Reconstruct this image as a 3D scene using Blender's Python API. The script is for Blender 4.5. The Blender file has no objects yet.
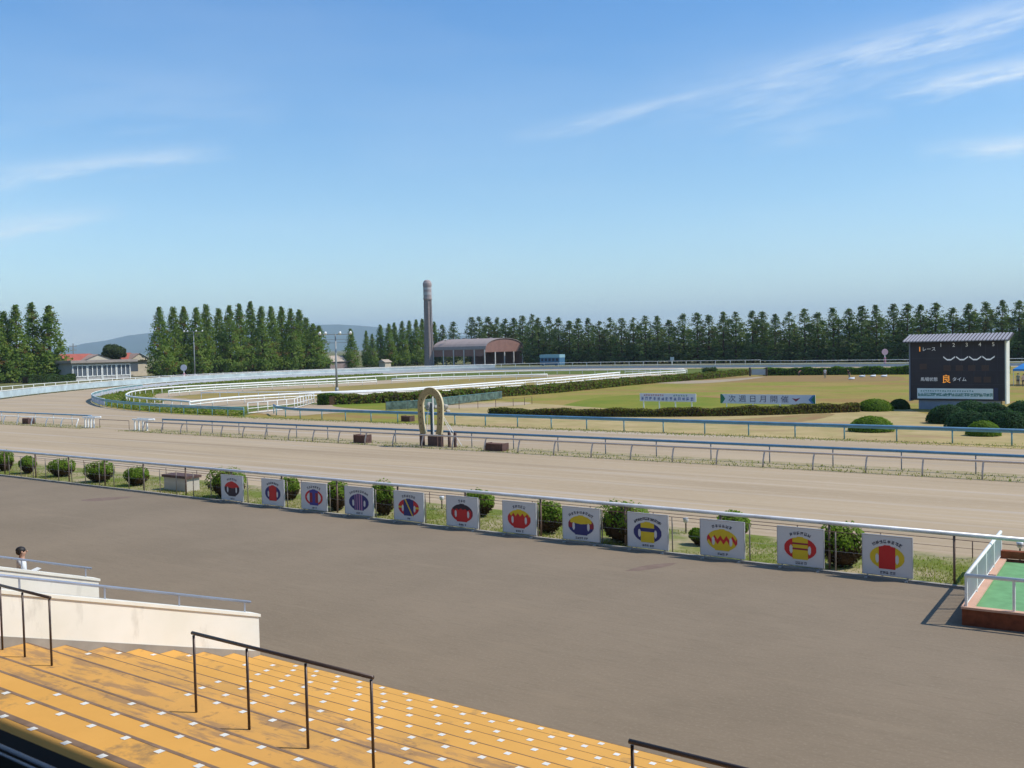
import bpy, math, random
from mathutils import Vector, Matrix
random.seed(7)
C = bpy.context.scene
COL = C.collection
# ------------------------------------------------------------------ camera
F, H, ROLL, YC = 1020.0, 6.5, math.atan(.0225), 346.0
PITCH = math.atan((384 - YC) / F); AZ = math.radians(37.0)
fwd = Vector((-math.sin(AZ)*math.cos(PITCH), math.cos(AZ)*math.cos(PITCH), -math.sin(PITCH)))
r0 = Vector((math.cos(AZ), math.sin(AZ), 0)); u0 = r0.cross(fwd)
rt = r0*math.cos(ROLL) - u0*math.sin(ROLL); up = u0*math.cos(ROLL) + r0*math.sin(ROLL)
CP = Vector((0, 0, H))
cam = bpy.data.cameras.new('camera'); camo = bpy.data.objects.new('camera', cam); COL.objects.link(camo)
M = Matrix.Identity(4)
for i in range(3):
    M[i][0] = rt[i]; M[i][1] = up[i]; M[i][2] = -fwd[i]; M[i][3] = CP[i]
camo.matrix_world = M
cam.sensor_width = 36; cam.lens = F/1024*36; cam.clip_end = 30000; cam.clip_start = .05
cam.dof.use_dof = True; cam.dof.focus_distance = 60; cam.dof.aperture_fstop = cam.lens/1000/0.003
C.camera = camo
# survey helpers: where the sight line of an image point meets the ground / a plane
def ray(px, py): return fwd + rt*((px-512)/F) - up*((py-384)/F)
def at(px, py, z=0.0):
    d = ray(px, py); return CP + d*((z-H)/d.z)
def aty(px, py, Y):
    d = ray(px, py); return CP + d*(Y/d.y)
def atx(px, py, X):
    d = ray(px, py); return CP + d*(X/d.x)
# ------------------------------------------------------------------ sun and sky
SUN_EL = math.radians(50); SA = math.atan2(.87, .49)
sd = Vector((math.sin(SA)*math.cos(SUN_EL), math.cos(SA)*math.cos(SUN_EL), math.sin(SUN_EL)))
sl = bpy.data.lights.new('sun', 'SUN'); sl.energy = 4.1; sl.angle = math.radians(.5); sl.color = (1, .94, .83)
so = bpy.data.objects.new('sun', sl); COL.objects.link(so); so.rotation_euler = (-sd).to_track_quat('-Z', 'Y').to_euler()
W = bpy.data.worlds.new('World'); C.world = W; W.use_nodes = True
nt = W.node_tree; nt.nodes.clear()
def N(t, **k):
    n = nt.nodes.new(t)
    for a, b in k.items(): setattr(n, a, b)
    return n
def L(a, b): nt.links.new(a, b)
out = N('ShaderNodeOutputWorld'); bg = N('ShaderNodeBackground'); L(bg.outputs[0], out.inputs[0])
sky = N('ShaderNodeTexSky', sky_type='NISHITA', sun_disc=False, sun_elevation=SUN_EL, sun_rotation=SA,
        air_density=1.0, dust_density=.35, ozone_density=2.2, altitude=0)
bg.inputs[1].default_value = .125
def math_(op, a, b=None, c=None):
    n = N('ShaderNodeMath', operation=op)
    for i, v in enumerate((a, b, c)):
        if v is None: continue
        if isinstance(v, (int, float)): n.inputs[i].default_value = v
        else: L(v, n.inputs[i])
    return n.outputs[0]
tc = N('ShaderNodeTexCoord'); sep = N('ShaderNodeSeparateXYZ'); L(tc.outputs['Generated'], sep.inputs[0])
azm = math_('ARCTAN2', sep.outputs[0], sep.outputs[1]); elv = math_('ARCSINE', sep.outputs[2])
def azel(px, py):
    d = ray(px, py).normalized(); return math.atan2(d.x, d.y), math.asin(d.z)
total = None
# thin cirrus streaks: start, end (directions in the sky), half width, strength, ragged
for (a, b, hw, st) in [((500, 140), (840, 60), 7, .5), ((720, 85), (1180, -35), 15, .75), ((870, 95), (1150, 42), 10, .85),
                       ((740, 140), (900, 108), 12, .30), ((910, 154), (1120, 134), 8, .72), ((-60, 182), (240, 148), 10, .60),
                       ((-80, 238), (130, 214), 11, .50), ((640, 110), (1050, 10), 30, .28), ((-60, 120), (300, 100), 30, .12)]:
    (ax, ay), (bx, by) = azel(*a), azel(*b)
    ln = math.hypot(bx-ax, by-ay); ux, uy = (bx-ax)/ln, (by-ay)/ln
    dx = math_('SUBTRACT', azm, ax); dy = math_('SUBTRACT', elv, ay)
    s = math_('ADD', math_('MULTIPLY', dx, ux), math_('MULTIPLY', dy, uy))
    t = math_('ADD', math_('MULTIPLY', dx, -uy), math_('MULTIPLY', dy, ux))
    cv = N('ShaderNodeCombineXYZ'); L(math_('MULTIPLY', s, 9.0), cv.inputs[0]); L(math_('MULTIPLY', t, 55.0), cv.inputs[1]); cv.inputs[2].default_value = ax*7
    nz = N('ShaderNodeTexNoise'); nz.inputs['Scale'].default_value = 1.4; nz.inputs['Detail'].default_value = 6; nz.inputs['Roughness'].default_value = .62
    L(cv.outputs[0], nz.inputs['Vector'])
    wv = math_('MULTIPLY', math_('SUBTRACT', nz.outputs[0], .5), hw/F*2.4)
    t2 = math_('DIVIDE', math_('ADD', t, wv), hw/F)
    g = math_('POWER', 2.718, math_('MULTIPLY', math_('MULTIPLY', t2, t2), -1.0))
    q = math_('DIVIDE', s, ln)
    e = math_('MULTIPLY', math_('MULTIPLY', q, math_('SUBTRACT', 1.0, q)), 4.0)
    n_ = N('ShaderNodeClamp'); L(e, n_.inputs[0])
    rag = N('ShaderNodeMapRange'); rag.inputs[1].default_value = .3; rag.inputs[2].default_value = .68; L(nz.outputs[0], rag.inputs[0])
    v = math_('MULTIPLY', math_('MULTIPLY', g, n_.outputs[0]), math_('MULTIPLY', rag.outputs[0], st))
    total = v if total is None else math_('MAXIMUM', total, v)
nz = N('ShaderNodeTexNoise'); nz.inputs['Scale'].default_value = 2.2; nz.inputs['Detail'].default_value = 4
mp = N('ShaderNodeMapping'); mp.inputs['Scale'].default_value = (1, 1, 5); L(tc.outputs['Generated'], mp.inputs[0]); L(mp.outputs[0], nz.inputs['Vector'])
veil = N('ShaderNodeMapRange'); veil.inputs[1].default_value = .45; veil.inputs[2].default_value = .8; veil.inputs[4].default_value = .12; L(nz.outputs[0], veil.inputs[0])
total = math_('ADD', total, veil.outputs[0])
# sky brightens towards the horizon: damp air near the ground
mx = N('ShaderNodeMix', data_type='RGBA'); L(total, mx.inputs[0]); mx.inputs[7].default_value = (7.4, 7.9, 8.3, 1)
hs = N('ShaderNodeHueSaturation'); hs.inputs['Saturation'].default_value = 1.08; L(sky.outputs[0], hs.inputs['Color'])
cr = N('ShaderNodeValToRGB'); em = N('ShaderNodeMapRange'); em.inputs[1].default_value = 0; em.inputs[2].default_value = .4; L(elv, em.inputs[0]); L(em.outputs[0], cr.inputs[0])
cr.color_ramp.elements[0].position = 0; cr.color_ramp.elements[0].color = (.94, 1, 1, 1)
cr.color_ramp.elements[1].position = 1; cr.color_ramp.elements[1].color = (.43, .76, 1, 1)
e_ = cr.color_ramp.elements.new(.40); e_.color = (.76, .90, .95, 1)
ml = N('ShaderNodeMix', data_type='RGBA', blend_type='MULTIPLY'); ml.inputs[0].default_value = 1; L(hs.outputs[0], ml.inputs[6]); L(cr.outputs[0], ml.inputs[7])
sc_ = N('ShaderNodeVectorMath', operation='SCALE'); sc_.inputs[3].default_value = 1.36; L(ml.outputs[2], sc_.inputs[0])
L(sc_.outputs[0], mx.inputs[6]); L(mx.outputs[2], bg.inputs[0])
C.view_settings.view_transform = 'Standard'; C.view_settings.look = 'None'; C.view_settings.gamma = 1
C.view_settings.exposure = 0.09; C.view_settings.use_curve_mapping = False
C.render.engine = 'CYCLES'
C.cycles.max_bounces = 6; C.cycles.transparent_max_bounces = 8; C.cycles.volume_bounces = 0
# ------------------------------------------------------------------ materials
MATS = {}
def mat(name, col, rough=.8, var=.0, scale=1.0, bump=.0, col2=None, metal=0.0, stretch=(1, 1, 1), detail=5, lo=.35, hi=.65, spots=None, emit=0):
    if name in MATS: return MATS[name]
    m = bpy.data.materials.new(name); m.use_nodes = True; t = m.node_tree; b = t.nodes['Principled BSDF']
    b.inputs['Roughness'].default_value = rough; b.inputs['Metallic'].default_value = metal
    if 'Specular IOR Level' in b.inputs: b.inputs['Specular IOR Level'].default_value = .04 if rough > .84 else (.25 if rough > .6 else .5)
    c1 = (*col, 1); b.inputs['Base Color'].default_value = c1
    if col2 is None: col2 = tuple(max(0, c*(1-var)) for c in col); 
    if var or spots or col2 != tuple(col):
        tcn = t.nodes.new('ShaderNodeTexCoord'); mpn = t.nodes.new('ShaderNodeMapping'); mpn.inputs['Scale'].default_value = stretch
        t.links.new(tcn.outputs['Object'], mpn.inputs[0])
        nn = t.nodes.new('ShaderNodeTexNoise'); nn.inputs['Scale'].default_value = scale; nn.inputs['Detail'].default_value = detail; nn.inputs['Roughness'].default_value = .6
        t.links.new(mpn.outputs[0], nn.inputs['Vector'])
        mr = t.nodes.new('ShaderNodeMapRange'); mr.inputs[1].default_value = lo; mr.inputs[2].default_value = hi
        t.links.new(nn.outputs[0], mr.inputs[0])
        mxn = t.nodes.new('ShaderNodeMix'); mxn.data_type = 'RGBA'; t.links.new(mr.outputs[0], mxn.inputs[0])
        mxn.inputs[6].default_value = c1; mxn.inputs[7].default_value = (*col2, 1)
        last = mxn.outputs[2]
        for (sc, l_, h_, cc, amt) in (spots or []):
            st = (1, 1, 1)
            if len(cc) == 2: cc, st = cc
            mp2 = t.nodes.new('ShaderNodeMapping'); mp2.inputs['Scale'].default_value = st; mp2.inputs['Location'].default_value = (sc*3.1, sc*1.7, 0)
            t.links.new(tcn.outputs['Object'], mp2.inputs[0])
            n2 = t.nodes.new('ShaderNodeTexNoise'); n2.inputs['Scale'].default_value = sc; n2.inputs['Detail'].default_value = 6; n2.inputs['Roughness'].default_value = .65
            t.links.new(mp2.outputs[0], n2.inputs['Vector'])
            m2 = t.nodes.new('ShaderNodeMapRange'); m2.inputs[1].default_value = l_; m2.inputs[2].default_value = h_; m2.inputs[4].default_value = amt
            t.links.new(n2.outputs[0], m2.inputs[0])
            x2 = t.nodes.new('ShaderNodeMix'); x2.data_type = 'RGBA'; t.links.new(m2.outputs[0], x2.inputs[0]); t.links.new(last, x2.inputs[6])
            x2.inputs[7].default_value = (*cc, 1); last = x2.outputs[2]
        t.links.new(last, b.inputs['Base Color'])
        if bump:
            bn = t.nodes.new('ShaderNodeBump'); bn.inputs['Strength'].default_value = bump; bn.inputs['Distance'].default_value = .02
            t.links.new(nn.outputs[0], bn.inputs['Height']); t.links.new(bn.outputs[0], b.inputs['Normal'])
    if emit:
        b.inputs['Emission Color'].default_value = c1; b.inputs['Emission Strength'].default_value = emit
    MATS[name] = m; return m
def leafmat(name, c1, c2, c3=None, amt=.5):
    m = mat(name, c1, .75, scale=.35, col2=c2, lo=.4, hi=.6, spots=[(1.7, .5, .72, c3 or c2, amt)])
    t = m.node_tree; b = t.nodes['Principled BSDF']; b.inputs['Specular IOR Level'].default_value = .15
    if not any(n.type == 'BSDF_TRANSLUCENT' for n in t.nodes):
        tr = t.nodes.new('ShaderNodeBsdfTranslucent'); ms = t.nodes.new('ShaderNodeMixShader'); ms.inputs[0].default_value = .42
        src = b.inputs['Base Color'].links[0].from_socket
        g = t.nodes.new('ShaderNodeMix'); g.data_type = 'RGBA'; g.blend_type = 'MULTIPLY'; g.inputs[0].default_value = 1; t.links.new(src, g.inputs[6]); g.inputs[7].default_value = (1.25, 1.45, .6, 1)
        t.links.new(g.outputs[2], tr.inputs[0]); t.links.new(b.outputs[0], ms.inputs[1]); t.links.new(tr.outputs[0], ms.inputs[2])
        t.links.new(ms.outputs[0], t.nodes['Material Output'].inputs['Surface'])
    return m
SAND = mat('sand', (.46, .352, .230), .95, scale=.10, col2=(.395, .30, .195), stretch=(.35, 2.2, 1), lo=.36, hi=.64, detail=7,
           spots=[(2.5, .5, .8, (.5, .41, .32), .45), (.25, .55, .62, ((.48, .40, .315), (.06, 3.4, 1)), .85), (.35, .54, .68, ((.31, .235, .155), (.05, 2.0, 1)), .7), (.8, .55, .66, ((.54, .43, .31), (.03, 2.6, 1)), .6)], bump=.3)
TARMAC = mat('asphalt', (.262, .205, .146), .93, scale=.22, col2=(.226, .178, .127), detail=8, bump=.2,
             spots=[(14, .5, .72, (.32, .265, .19), .5), (5, .52, .7, ((.17, .135, .095), (.35, 2, 1)), .35), (1.3, .54, .7, ((.28, .225, .16), (.25, 2.4, 1)), .45), (.5, .58, .75, ((.285, .222, .155), (.4, 2.4, 1)), .7), (.16, .60, .72, (.20, .158, .113), .5)])
DRY = mat('infield grass', (.325, .24, .075), .95, scale=.09, col2=(.235, .235, .045), lo=.42, hi=.58, detail=8, stretch=(1, 1, 1),
          spots=[(.045, .50, .60, ((.31, .185, .075), (.7, 2.8, 1)), .85), (.9, .5, .75, (.40, .32, .09), .5), (3.5, .5, .8, (.12, .13, .03), .5)])
LAWN = mat('green lawn', (.16, .205, .03), .95, scale=.12, col2=(.24, .225, .04), lo=.4, hi=.62, detail=8, spots=[(2.5, .5, .8, (.10, .14, .02), .6)])
VERGE = mat('verge grass', (.17, .20, .045), .95, scale=.55, col2=(.38, .31, .19), lo=.42, hi=.6, detail=8, spots=[(4, .5, .75, (.10, .13, .03), .6)])
STRIP = mat('sparse strip', (.34, .275, .155), .95, scale=1.1, col2=(.42, .335, .22), lo=.4, hi=.6, detail=8, spots=[(3, .52, .7, (.17, .19, .06), .7)])
STRAW = mat('straw', (.48, .36, .18), .95, scale=.4, col2=(.36, .29, .12), detail=8, spots=[(.22, .5, .65, ((.36, .24, .13), (.6, 2, 1)), .8), (.5, .56, .7, (.24, .24, .07), .7)])
DIRT = mat('bare soil', (.29, .175, .085), .95, scale=.8, col2=(.33, .24, .11), detail=8, spots=[(.5, .52, .64, (.25, .23, .08), .8)])
BASEG = mat('country ground', (.13, .14, .05), .95, scale=.01, col2=(.20, .17, .08))
WHITE = mat('white paint', (.85, .85, .81), .5, var=.10, scale=1.5)
STEEL = mat('galvanised steel', (.72, .72, .73), .36, metal=.2, var=.2, scale=2)
BLUE = mat('blue paint', (.115, .27, .41), .5, var=.25, scale=1.2)
PALEB = mat('pale blue panel', (.50, .61, .64), .6, var=.3, scale=.4)
TEAL = mat('teal paint', (.17, .38, .42), .55, var=.25, scale=1)
RUST = mat('rusty brown paint', (.13, .075, .065), .7, var=.4, scale=4)
DKB = mat('dark brown metal', (.085, .06, .055), .4, metal=.3, var=.3, scale=3)
CONC = mat('white concrete', (.84, .82, .76), .9, scale=.8, col2=(.78, .76, .68), detail=8, spots=[(1.6, .60, .75, ((.40, .38, .33), (1, 1, .35)), .55)])
CGREY = mat('grey concrete', (.38, .35, .31), .9, var=.25, scale=1.2, detail=8)
ORANGE = mat('ochre painted tread', (.76, .415, .115), .86, scale=.6, col2=(.68, .37, .10), detail=8,
             spots=[(1.1, .58, .66, (.30, .20, .11), .8), (6, .55, .8, (.76, .42, .10), .5)])
OWORN = mat('worn ochre tread', (.72, .39, .115), .88, scale=1.0, col2=(.60, .34, .11), detail=9,
            spots=[(1.6, .50, .60, ((.27, .185, .13), (.5, 2.4, 1)), .65), (5, .58, .72, (.20, .14, .10), .7)])
NOSE = mat('worn tread edge', (.29, .20, .145), .85, var=.3, scale=3)
GREEN = mat('green turf mat', (.19, .40, .19), .9, var=.2, scale=3)
BRICK = mat('red brick kerb', (.26, .085, .045), .85, var=.35, scale=6)
CAPP = mat('salmon coping', (.66, .40, .28), .8, var=.12, scale=2)
# ------------------------------------------------------------------ mesh builder
class MB:
    def __init__(s): s.v = []; s.f = []; s.m = []; s.mi = 0; s.mats = []
    def use(s, m):
        if m not in s.mats: s.mats.append(m)
        s.mi = s.mats.index(m); return s
    def add(s, vs, fs):
        o = len(s.v); s.v += [tuple(v) for v in vs]; s.f += [tuple(i+o for i in f) for f in fs]; s.m += [s.mi]*len(fs)
    def box(s, a, b, mtx=None):
        x0, y0, z0 = a; x1, y1, z1 = b
        vs = [Vector(p) for p in ((x0,y0,z0),(x1,y0,z0),(x1,y1,z0),(x0,y1,z0),(x0,y0,z1),(x1,y0,z1),(x1,y1,z1),(x0,y1,z1))]
        if mtx: vs = [mtx @ v for v in vs]
        s.add(vs, [(0,3,2,1),(4,5,6,7),(0,1,5,4),(1,2,6,5),(2,3,7,6),(3,0,4,7)])
    def quad(s, *p): s.add(p, [tuple(range(len(p)))])
    def prism(s, poly, z0, z1):
        n = len(poly)
        s.add([(x, y, z0) for x, y in poly]+[(x, y, z1) for x, y in poly],
              [tuple(range(n))[::-1], tuple(range(n, 2*n))]+[(i, (i+1) % n, n+(i+1) % n, n+i) for i in range(n)])
    def tube(s, pts, r, n=8, cap=True):
        pts = [Vector(p) for p in pts]; rings = []
        rr = r if isinstance(r, (list, tuple)) else [r]*len(pts)
        o = len(s.v)
        for i, p in enumerate(pts):
            d = (pts[min(i+1, len(pts)-1)] - pts[max(i-1, 0)]).normalized()
            a = d.orthogonal().normalized() if abs(d.z) > .9 else d.cross(Vector((0, 0, 1))).normalized()
            b = d.cross(a)
            s.v += [tuple(p + (a*math.cos(2*math.pi*k/n) + b*math.sin(2*math.pi*k/n))*rr[i]) for k in range(n)]
        for i in range(len(pts)-1):
            for k in range(n):
                q = o+i*n; s.f.append((q+k, q+(k+1) % n, q+n+(k+1) % n, q+n+k)); s.m.append(s.mi)
        if cap:
            s.f.append(tuple(o+k for k in range(n))[::-1]); s.f.append(tuple(o+(len(pts)-1)*n+k for k in range(n))); s.m += [s.mi]*2
    def lathe(s, prof, cx=0, cy=0, n=16):
        o = len(s.v)
        for r, z in prof: s.v += [(cx+r*math.cos(2*math.pi*k/n), cy+r*math.sin(2*math.pi*k/n), z) for k in range(n)]
        for i in range(len(prof)-1):
            for k in range(n):
                q = o+i*n; s.f.append((q+k, q+(k+1) % n, q+n+(k+1) % n, q+n+k)); s.m.append(s.mi)
        s.f.append(tuple(o+(len(prof)-1)*n+k for k in range(n))); s.m.append(s.mi)
    def ball(s, c, r, n=12, h=8):
        o = len(s.v); c = Vector(c); rx, ry, rz = r if isinstance(r, (tuple, list)) else (r, r, r)
        for i in range(h+1):
            a = math.pi*i/h
            s.v += [(c.x+rx*math.sin(a)*math.cos(2*math.pi*k/n), c.y+ry*math.sin(a)*math.sin(2*math.pi*k/n), c.z+rz*math.cos(a)) for k in range(n)]
        for i in range(h):
            for k in range(n):
                q = o+i*n; s.f.append((q+k, q+n+k, q+n+(k+1) % n, q+(k+1) % n)); s.m.append(s.mi)
    def mesh(s, name, smooth=False):
        me = bpy.data.meshes.new(name); me.from_pydata(s.v, [], s.f)
        for m in s.mats: me.materials.append(m)
        if s.mats: me.polygons.foreach_set('material_index', s.m)
        if smooth: me.polygons.foreach_set('use_smooth', [True]*len(s.f))
        me.update(); return me
    def build(s, name, parent=None, smooth=False, loc=(0, 0, 0)):
        o = bpy.data.objects.new(name, s.mesh(name, smooth)); COL.objects.link(o); o.location = loc
        if parent: o.parent = parent
        return o
def mb(m): return MB().use(m)
def tag(o, label=None, cat=None, group=None, kind=None):
    if label: o['label'] = label
    if cat: o['category'] = cat
    if group: o['group'] = group
    if kind: o['kind'] = kind
    return o
def thing(name, label, cat, loc=(0, 0, 0), rz=0, group=None):
    o = bpy.data.objects.new(name, None); COL.objects.link(o); o.location = loc; o.rotation_euler = (0, 0, rz); o.empty_display_size = .2
    return tag(o, label, cat, group)
def dup(root, loc=None, rz=None, scale=None, label=None, group=None):
    r = root.copy(); COL.objects.link(r)
    if loc is not None: r.location = loc
    if rz is not None: r.rotation_euler = (0, 0, rz)
    if scale is not None: r.scale = scale
    if label: r['label'] = label
    if group: r['group'] = group
    for ch in list(root.children):
        c = ch.copy(); COL.objects.link(c); c.parent = r
        for g in list(ch.children):
            d = g.copy(); COL.objects.link(d); d.parent = c
    return r
def smoothline(pts, step=2.0, it=2):
    P = [Vector((p[0], p[1])) for p in pts]
    for _ in range(it):
        Q = [P[0]]
        for a, b in zip(P, P[1:]): Q += [a*.75+b*.25, a*.25+b*.75]
        Q.append(P[-1]); P = Q
    return resample(P, step)
def resample(P, step):
    P = [Vector((p[0], p[1])) for p in P]; ln = sum((b-a).length for a, b in zip(P, P[1:])); n = max(1, round(ln/step)); st = ln/n
    R = [P[0]]; acc = 0; want = st
    for a, b in zip(P, P[1:]):
        l = (b-a).length
        while l > 0 and want <= acc + l + 1e-6 and len(R) <= n: R.append(a + (b-a)*((want-acc)/l)); want += st
        acc += l
    if len(R) <= n: R.append(P[-1])
    return R
ORD = ['first','second','third','fourth','fifth','sixth','seventh','eighth','ninth','tenth','eleventh','twelfth','thirteenth','fourteenth','fifteenth','sixteenth','seventeenth','eighteenth','nineteenth','twentieth']
def nth(i):
    if i < 20: return ORD[i]
    n = i+1; return '%d%s' % (n, {1:'st',2:'nd',3:'rd'}.get(n % 10 if n % 100 not in (11, 12, 13) else 0, 'th'))
# ------------------------------------------------------------------ the ground
def sheet(name, poly, z, m):
    b = mb(m); b.add([(x, y, z) for x, y in poly], [tuple(range(len(poly)))])
    return tag(b.build(name), kind='structure')
BIG = 18000
sheet('ground', [(-BIG, -BIG), (BIG, -BIG), (BIG, BIG), (-BIG, BIG)], -.02, BASEG)
OUT = [(-90, 28), (-125, 38), (-146, 58), (-157, 77), (-168, 88), (-175, 97), (-183, 107), (-190, 118), (-200, 138), (-205, 158), (-204, 182), (-196, 207), (-180, 230), (-155, 243), (-120, 249), (-90, 250)]
INN = [(-82.8, 65.2), (-94, 65.6), (-104, 67.2), (-112, 69.3), (-121, 72.5), (-132.7, 78.3), (-139.5, 82.5), (-147, 88.2), (-159, 99), (-171, 113), (-182, 132), (-187.5, 150), (-187.5, 172), (-183, 195), (-173, 212), (-152, 223.5), (-125, 226.5), (-100, 227)]
out_s = smoothline(OUT, 3); inn_s = smoothline(INN, 3)
sheet('race_track', [(120, 28)] + [tuple(p) for p in out_s] + [(120, 250)], -.008, SAND)
sheet('infield', [(120, 65.2)] + [tuple(p) for p in inn_s] + [(120, 227)], -.004, DRY)
sheet('forecourt', [(-220, -10), (80, -10), (80, 27.75), (-220, 27.75)], 0, TARMAC)
sheet('verge', [(-110, 27.75), (80, 27.75), (80, 31.9), (-110, 31.9)], 0.0, VERGE)
b = mb(CGREY); b.box((-110, 27.70, -.02), (80, 27.82, .05)); tag(b.build('kerb'), kind='structure')
sheet('grass_strip', [(-150, 49.0), (-85, 49.2), (-85, 52.0), (-150, 52)], 0.0, STRIP)
sheet('grass_strip', [(-79.5, 49.3), (60, 48.9), (60, 51.9), (-79.5, 52.2)], 0.0, STRIP)
RING = [(-128.5, 81.5), (-137, 87), (-145, 95), (-148, 102), (-147.5, 110), (-146, 119), (-147, 134), (-149, 153), (-145, 170), (-134, 182), (-118, 188), (-100, 190), (-90, 182), (-90.5, 165), (-89, 137), (-88, 123), (-89, 105), (-92, 92), (-97, 82), (-101, 75), (-110, 74), (-120, 76), (-128.5, 81.5)]
CORE = [(-133, 91), (-137, 100), (-137, 111), (-134, 122), (-133, 140), (-134, 155), (-129, 168), (-115, 176), (-104, 175), (-101, 166), (-98, 147), (-97, 125), (-96, 110), (-97, 101), (-103, 94), (-120, 87), (-133, 91)]
GC = [tuple(p) for p in smoothline([(-84, 66), (-94, 66.4), (-104, 68), (-112, 70), (-121, 73.3), (-132, 79.2), (-139, 83.2), (-146.5, 89), (-158.5, 100), (-170, 113), (-181, 132), (-186.5, 150), (-186.5, 172), (-182, 195), (-172, 211), (-152, 222), (-125, 225), (-80, 225.5), (-60, 225), (-60, 200), (-84, 196), (-84, 160), (-83.5, 120), (-84, 92), (-95, 80), (-84, 66)], 3)]
sheet('ground_cover', GC, 0.0, mat('green ground cover', (.075, .115, .025), .95, scale=.25, col2=(.17, .19, .05), detail=8, spots=[(1.5, .5, .7, (.05, .075, .015), .7)]))
sheet('training_track', [tuple(p) for p in smoothline(RING, 3)], .004, SAND)
sheet('dry_field', [tuple(p) for p in smoothline(CORE, 3)], .008, mat('dry field grass', (.34, .245, .085), .95, scale=.2, col2=(.25, .21, .07), detail=8))
def pxpoly(pts, z=0): return [tuple(at(x, y, 0)[:2]) for x, y in pts]
def soft(name, pts, z, m, st=1.5): return sheet(name, [tuple(p) for p in smoothline(pxpoly(pts)+pxpoly(pts)[:1], st)], z, m)
soft('lawn', [(560, 406), (590, 398), (640, 394), (690, 396), (735, 399), (800, 404), (805, 411), (720, 415), (620, 415), (560, 413)], .0, LAWN)
soft('lawn', [(318, 408), (322, 398), (380, 396), (440, 393), (502, 392), (500, 401), (440, 406), (380, 409), (330, 411)], .0, LAWN)
soft('straw_strip', [(440, 412), (445, 404), (470, 402), (500, 401), (560, 405), (600, 408), (640, 409.5), (700, 411), (760, 412), (850, 408), (905, 406), (915, 412), (960, 420), (1060, 432), (1060, 451), (1000, 448), (900, 443), (677, 433.2), (512, 428), (440, 424.5)], .004, STRAW)
soft('bare_patch', [(718, 420), (760, 418), (800, 415), (840, 412.5), (826, 418), (800, 422.5), (760, 424)], .010, DIRT)
soft('bare_patch', [(690, 378), (760, 376), (850, 375.5), (905, 376), (905, 382), (800, 381.5), (720, 383)], .004, mat('brown dry grass', (.30, .185, .085), .95, scale=.3, col2=(.26, .19, .075), detail=8))
soft('footpath', [(640, 379), (690, 381), (725, 379.5), (768, 376.2), (760, 378), (725, 382), (690, 384), (640, 383)], .008, mat('pale path', (.42, .33, .23), .95, var=.2, scale=.5))
soft('sand_path', [(250, 412), (300, 405), (330, 403.5), (336, 408), (400, 411), (330, 413), (290, 417)], .006, SAND)
soft('sand_patch', [(440, 406), (470, 404), (530, 401.5), (531, 404.5), (500, 406.5), (440, 409)], .008, SAND)
STN = mat('asphalt stain', (.235, .17, .135), .93, var=.15, scale=3)
soft('asphalt_stain', [(625, 571), (640, 566), (662, 563.5), (682, 562), (668, 566.5), (650, 569.5), (634, 571.5)], .003, STN, .4)
soft('asphalt_stain', [(80, 500), (96, 498), (118, 497), (138, 495.8), (122, 499), (100, 501), (84, 501.5)], .003, STN, .4)
# ------------------------------------------------------------------ spectator terrace
DOTY = [13.43, 12.76, 12.05, 11.38, 10.65, 9.95, 9.23, 8.56, 7.56, 6.87, 6.19, 5.47, 4.78, 4.09, 3.4, 2.7]
ter = thing('spectator_terrace', 'ochre stepped terrace with rows of white painted squares beside the asphalt', 'terrace')
XL, XR = -16.88, 9.0
for k, dy in enumerate(DOTY):
    y1 = dy + .09
    y0 = (DOTY[k+1] + .09) if k+1 < len(DOTY) else .6
    z = .21*(k+1); nw = [.004, .004, .006, .010, .014, .016, .016, .036, .045, .048, .050, .09][min(k, 11)]
    b = mb(OWORN if 5 <= k <= 8 else ORANGE); b.box((XL, y0, -.1), (XR, y1-nw, z))
    b.box((-44, y0, -.1), (-22.5, y1-nw, z)); b.use(NOSE); b.box((XL, y1-nw, -.1), (XR, y1, z+.003)); b.box((-44, y1-nw, -.1), (-22.5, y1, z+.003))
    b.use(WHITE)
    xs = []
    if k < 8:
        x0 = [-11.49, -10.80, -10.11, -9.51, -8.83, -8.12, -7.55, -6.9][k] ; st = .598
    else: x0 = [-11.45, -11.39, -11.39, -11.29][min(k-8, 3)]; st = .655
    lo = [-15.9, -15.9, -15.5, -14.7, -14.2, -13.6, -13.0, -12.6, -12.3, -12.9, -13.0, -13.1][min(k, 11)]
    n0 = math.ceil((lo-x0)/st); xs = [x0+st*i for i in range(n0, 40) if x0+st*i < 6]
    if k in (3, 4, 5, 6, 8): xs.append(-16.3 + (.24 if k == 6 else 0))
    for x in xs:
        if k == 5 and random.random() < .1: continue
        jx, jy = random.uniform(-.02, .02), random.uniform(-.012, .012); s = .047
        b.quad((x-s+jx, dy-s*.9+jy, z+.004), (x+s+jx, dy-s*.9+jy, z+.004), (x+s+jx, dy+s*.9+jy, z+.004), (x-s+jx, dy+s*.9+jy, z+.004))
    b.build('step', ter)
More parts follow.
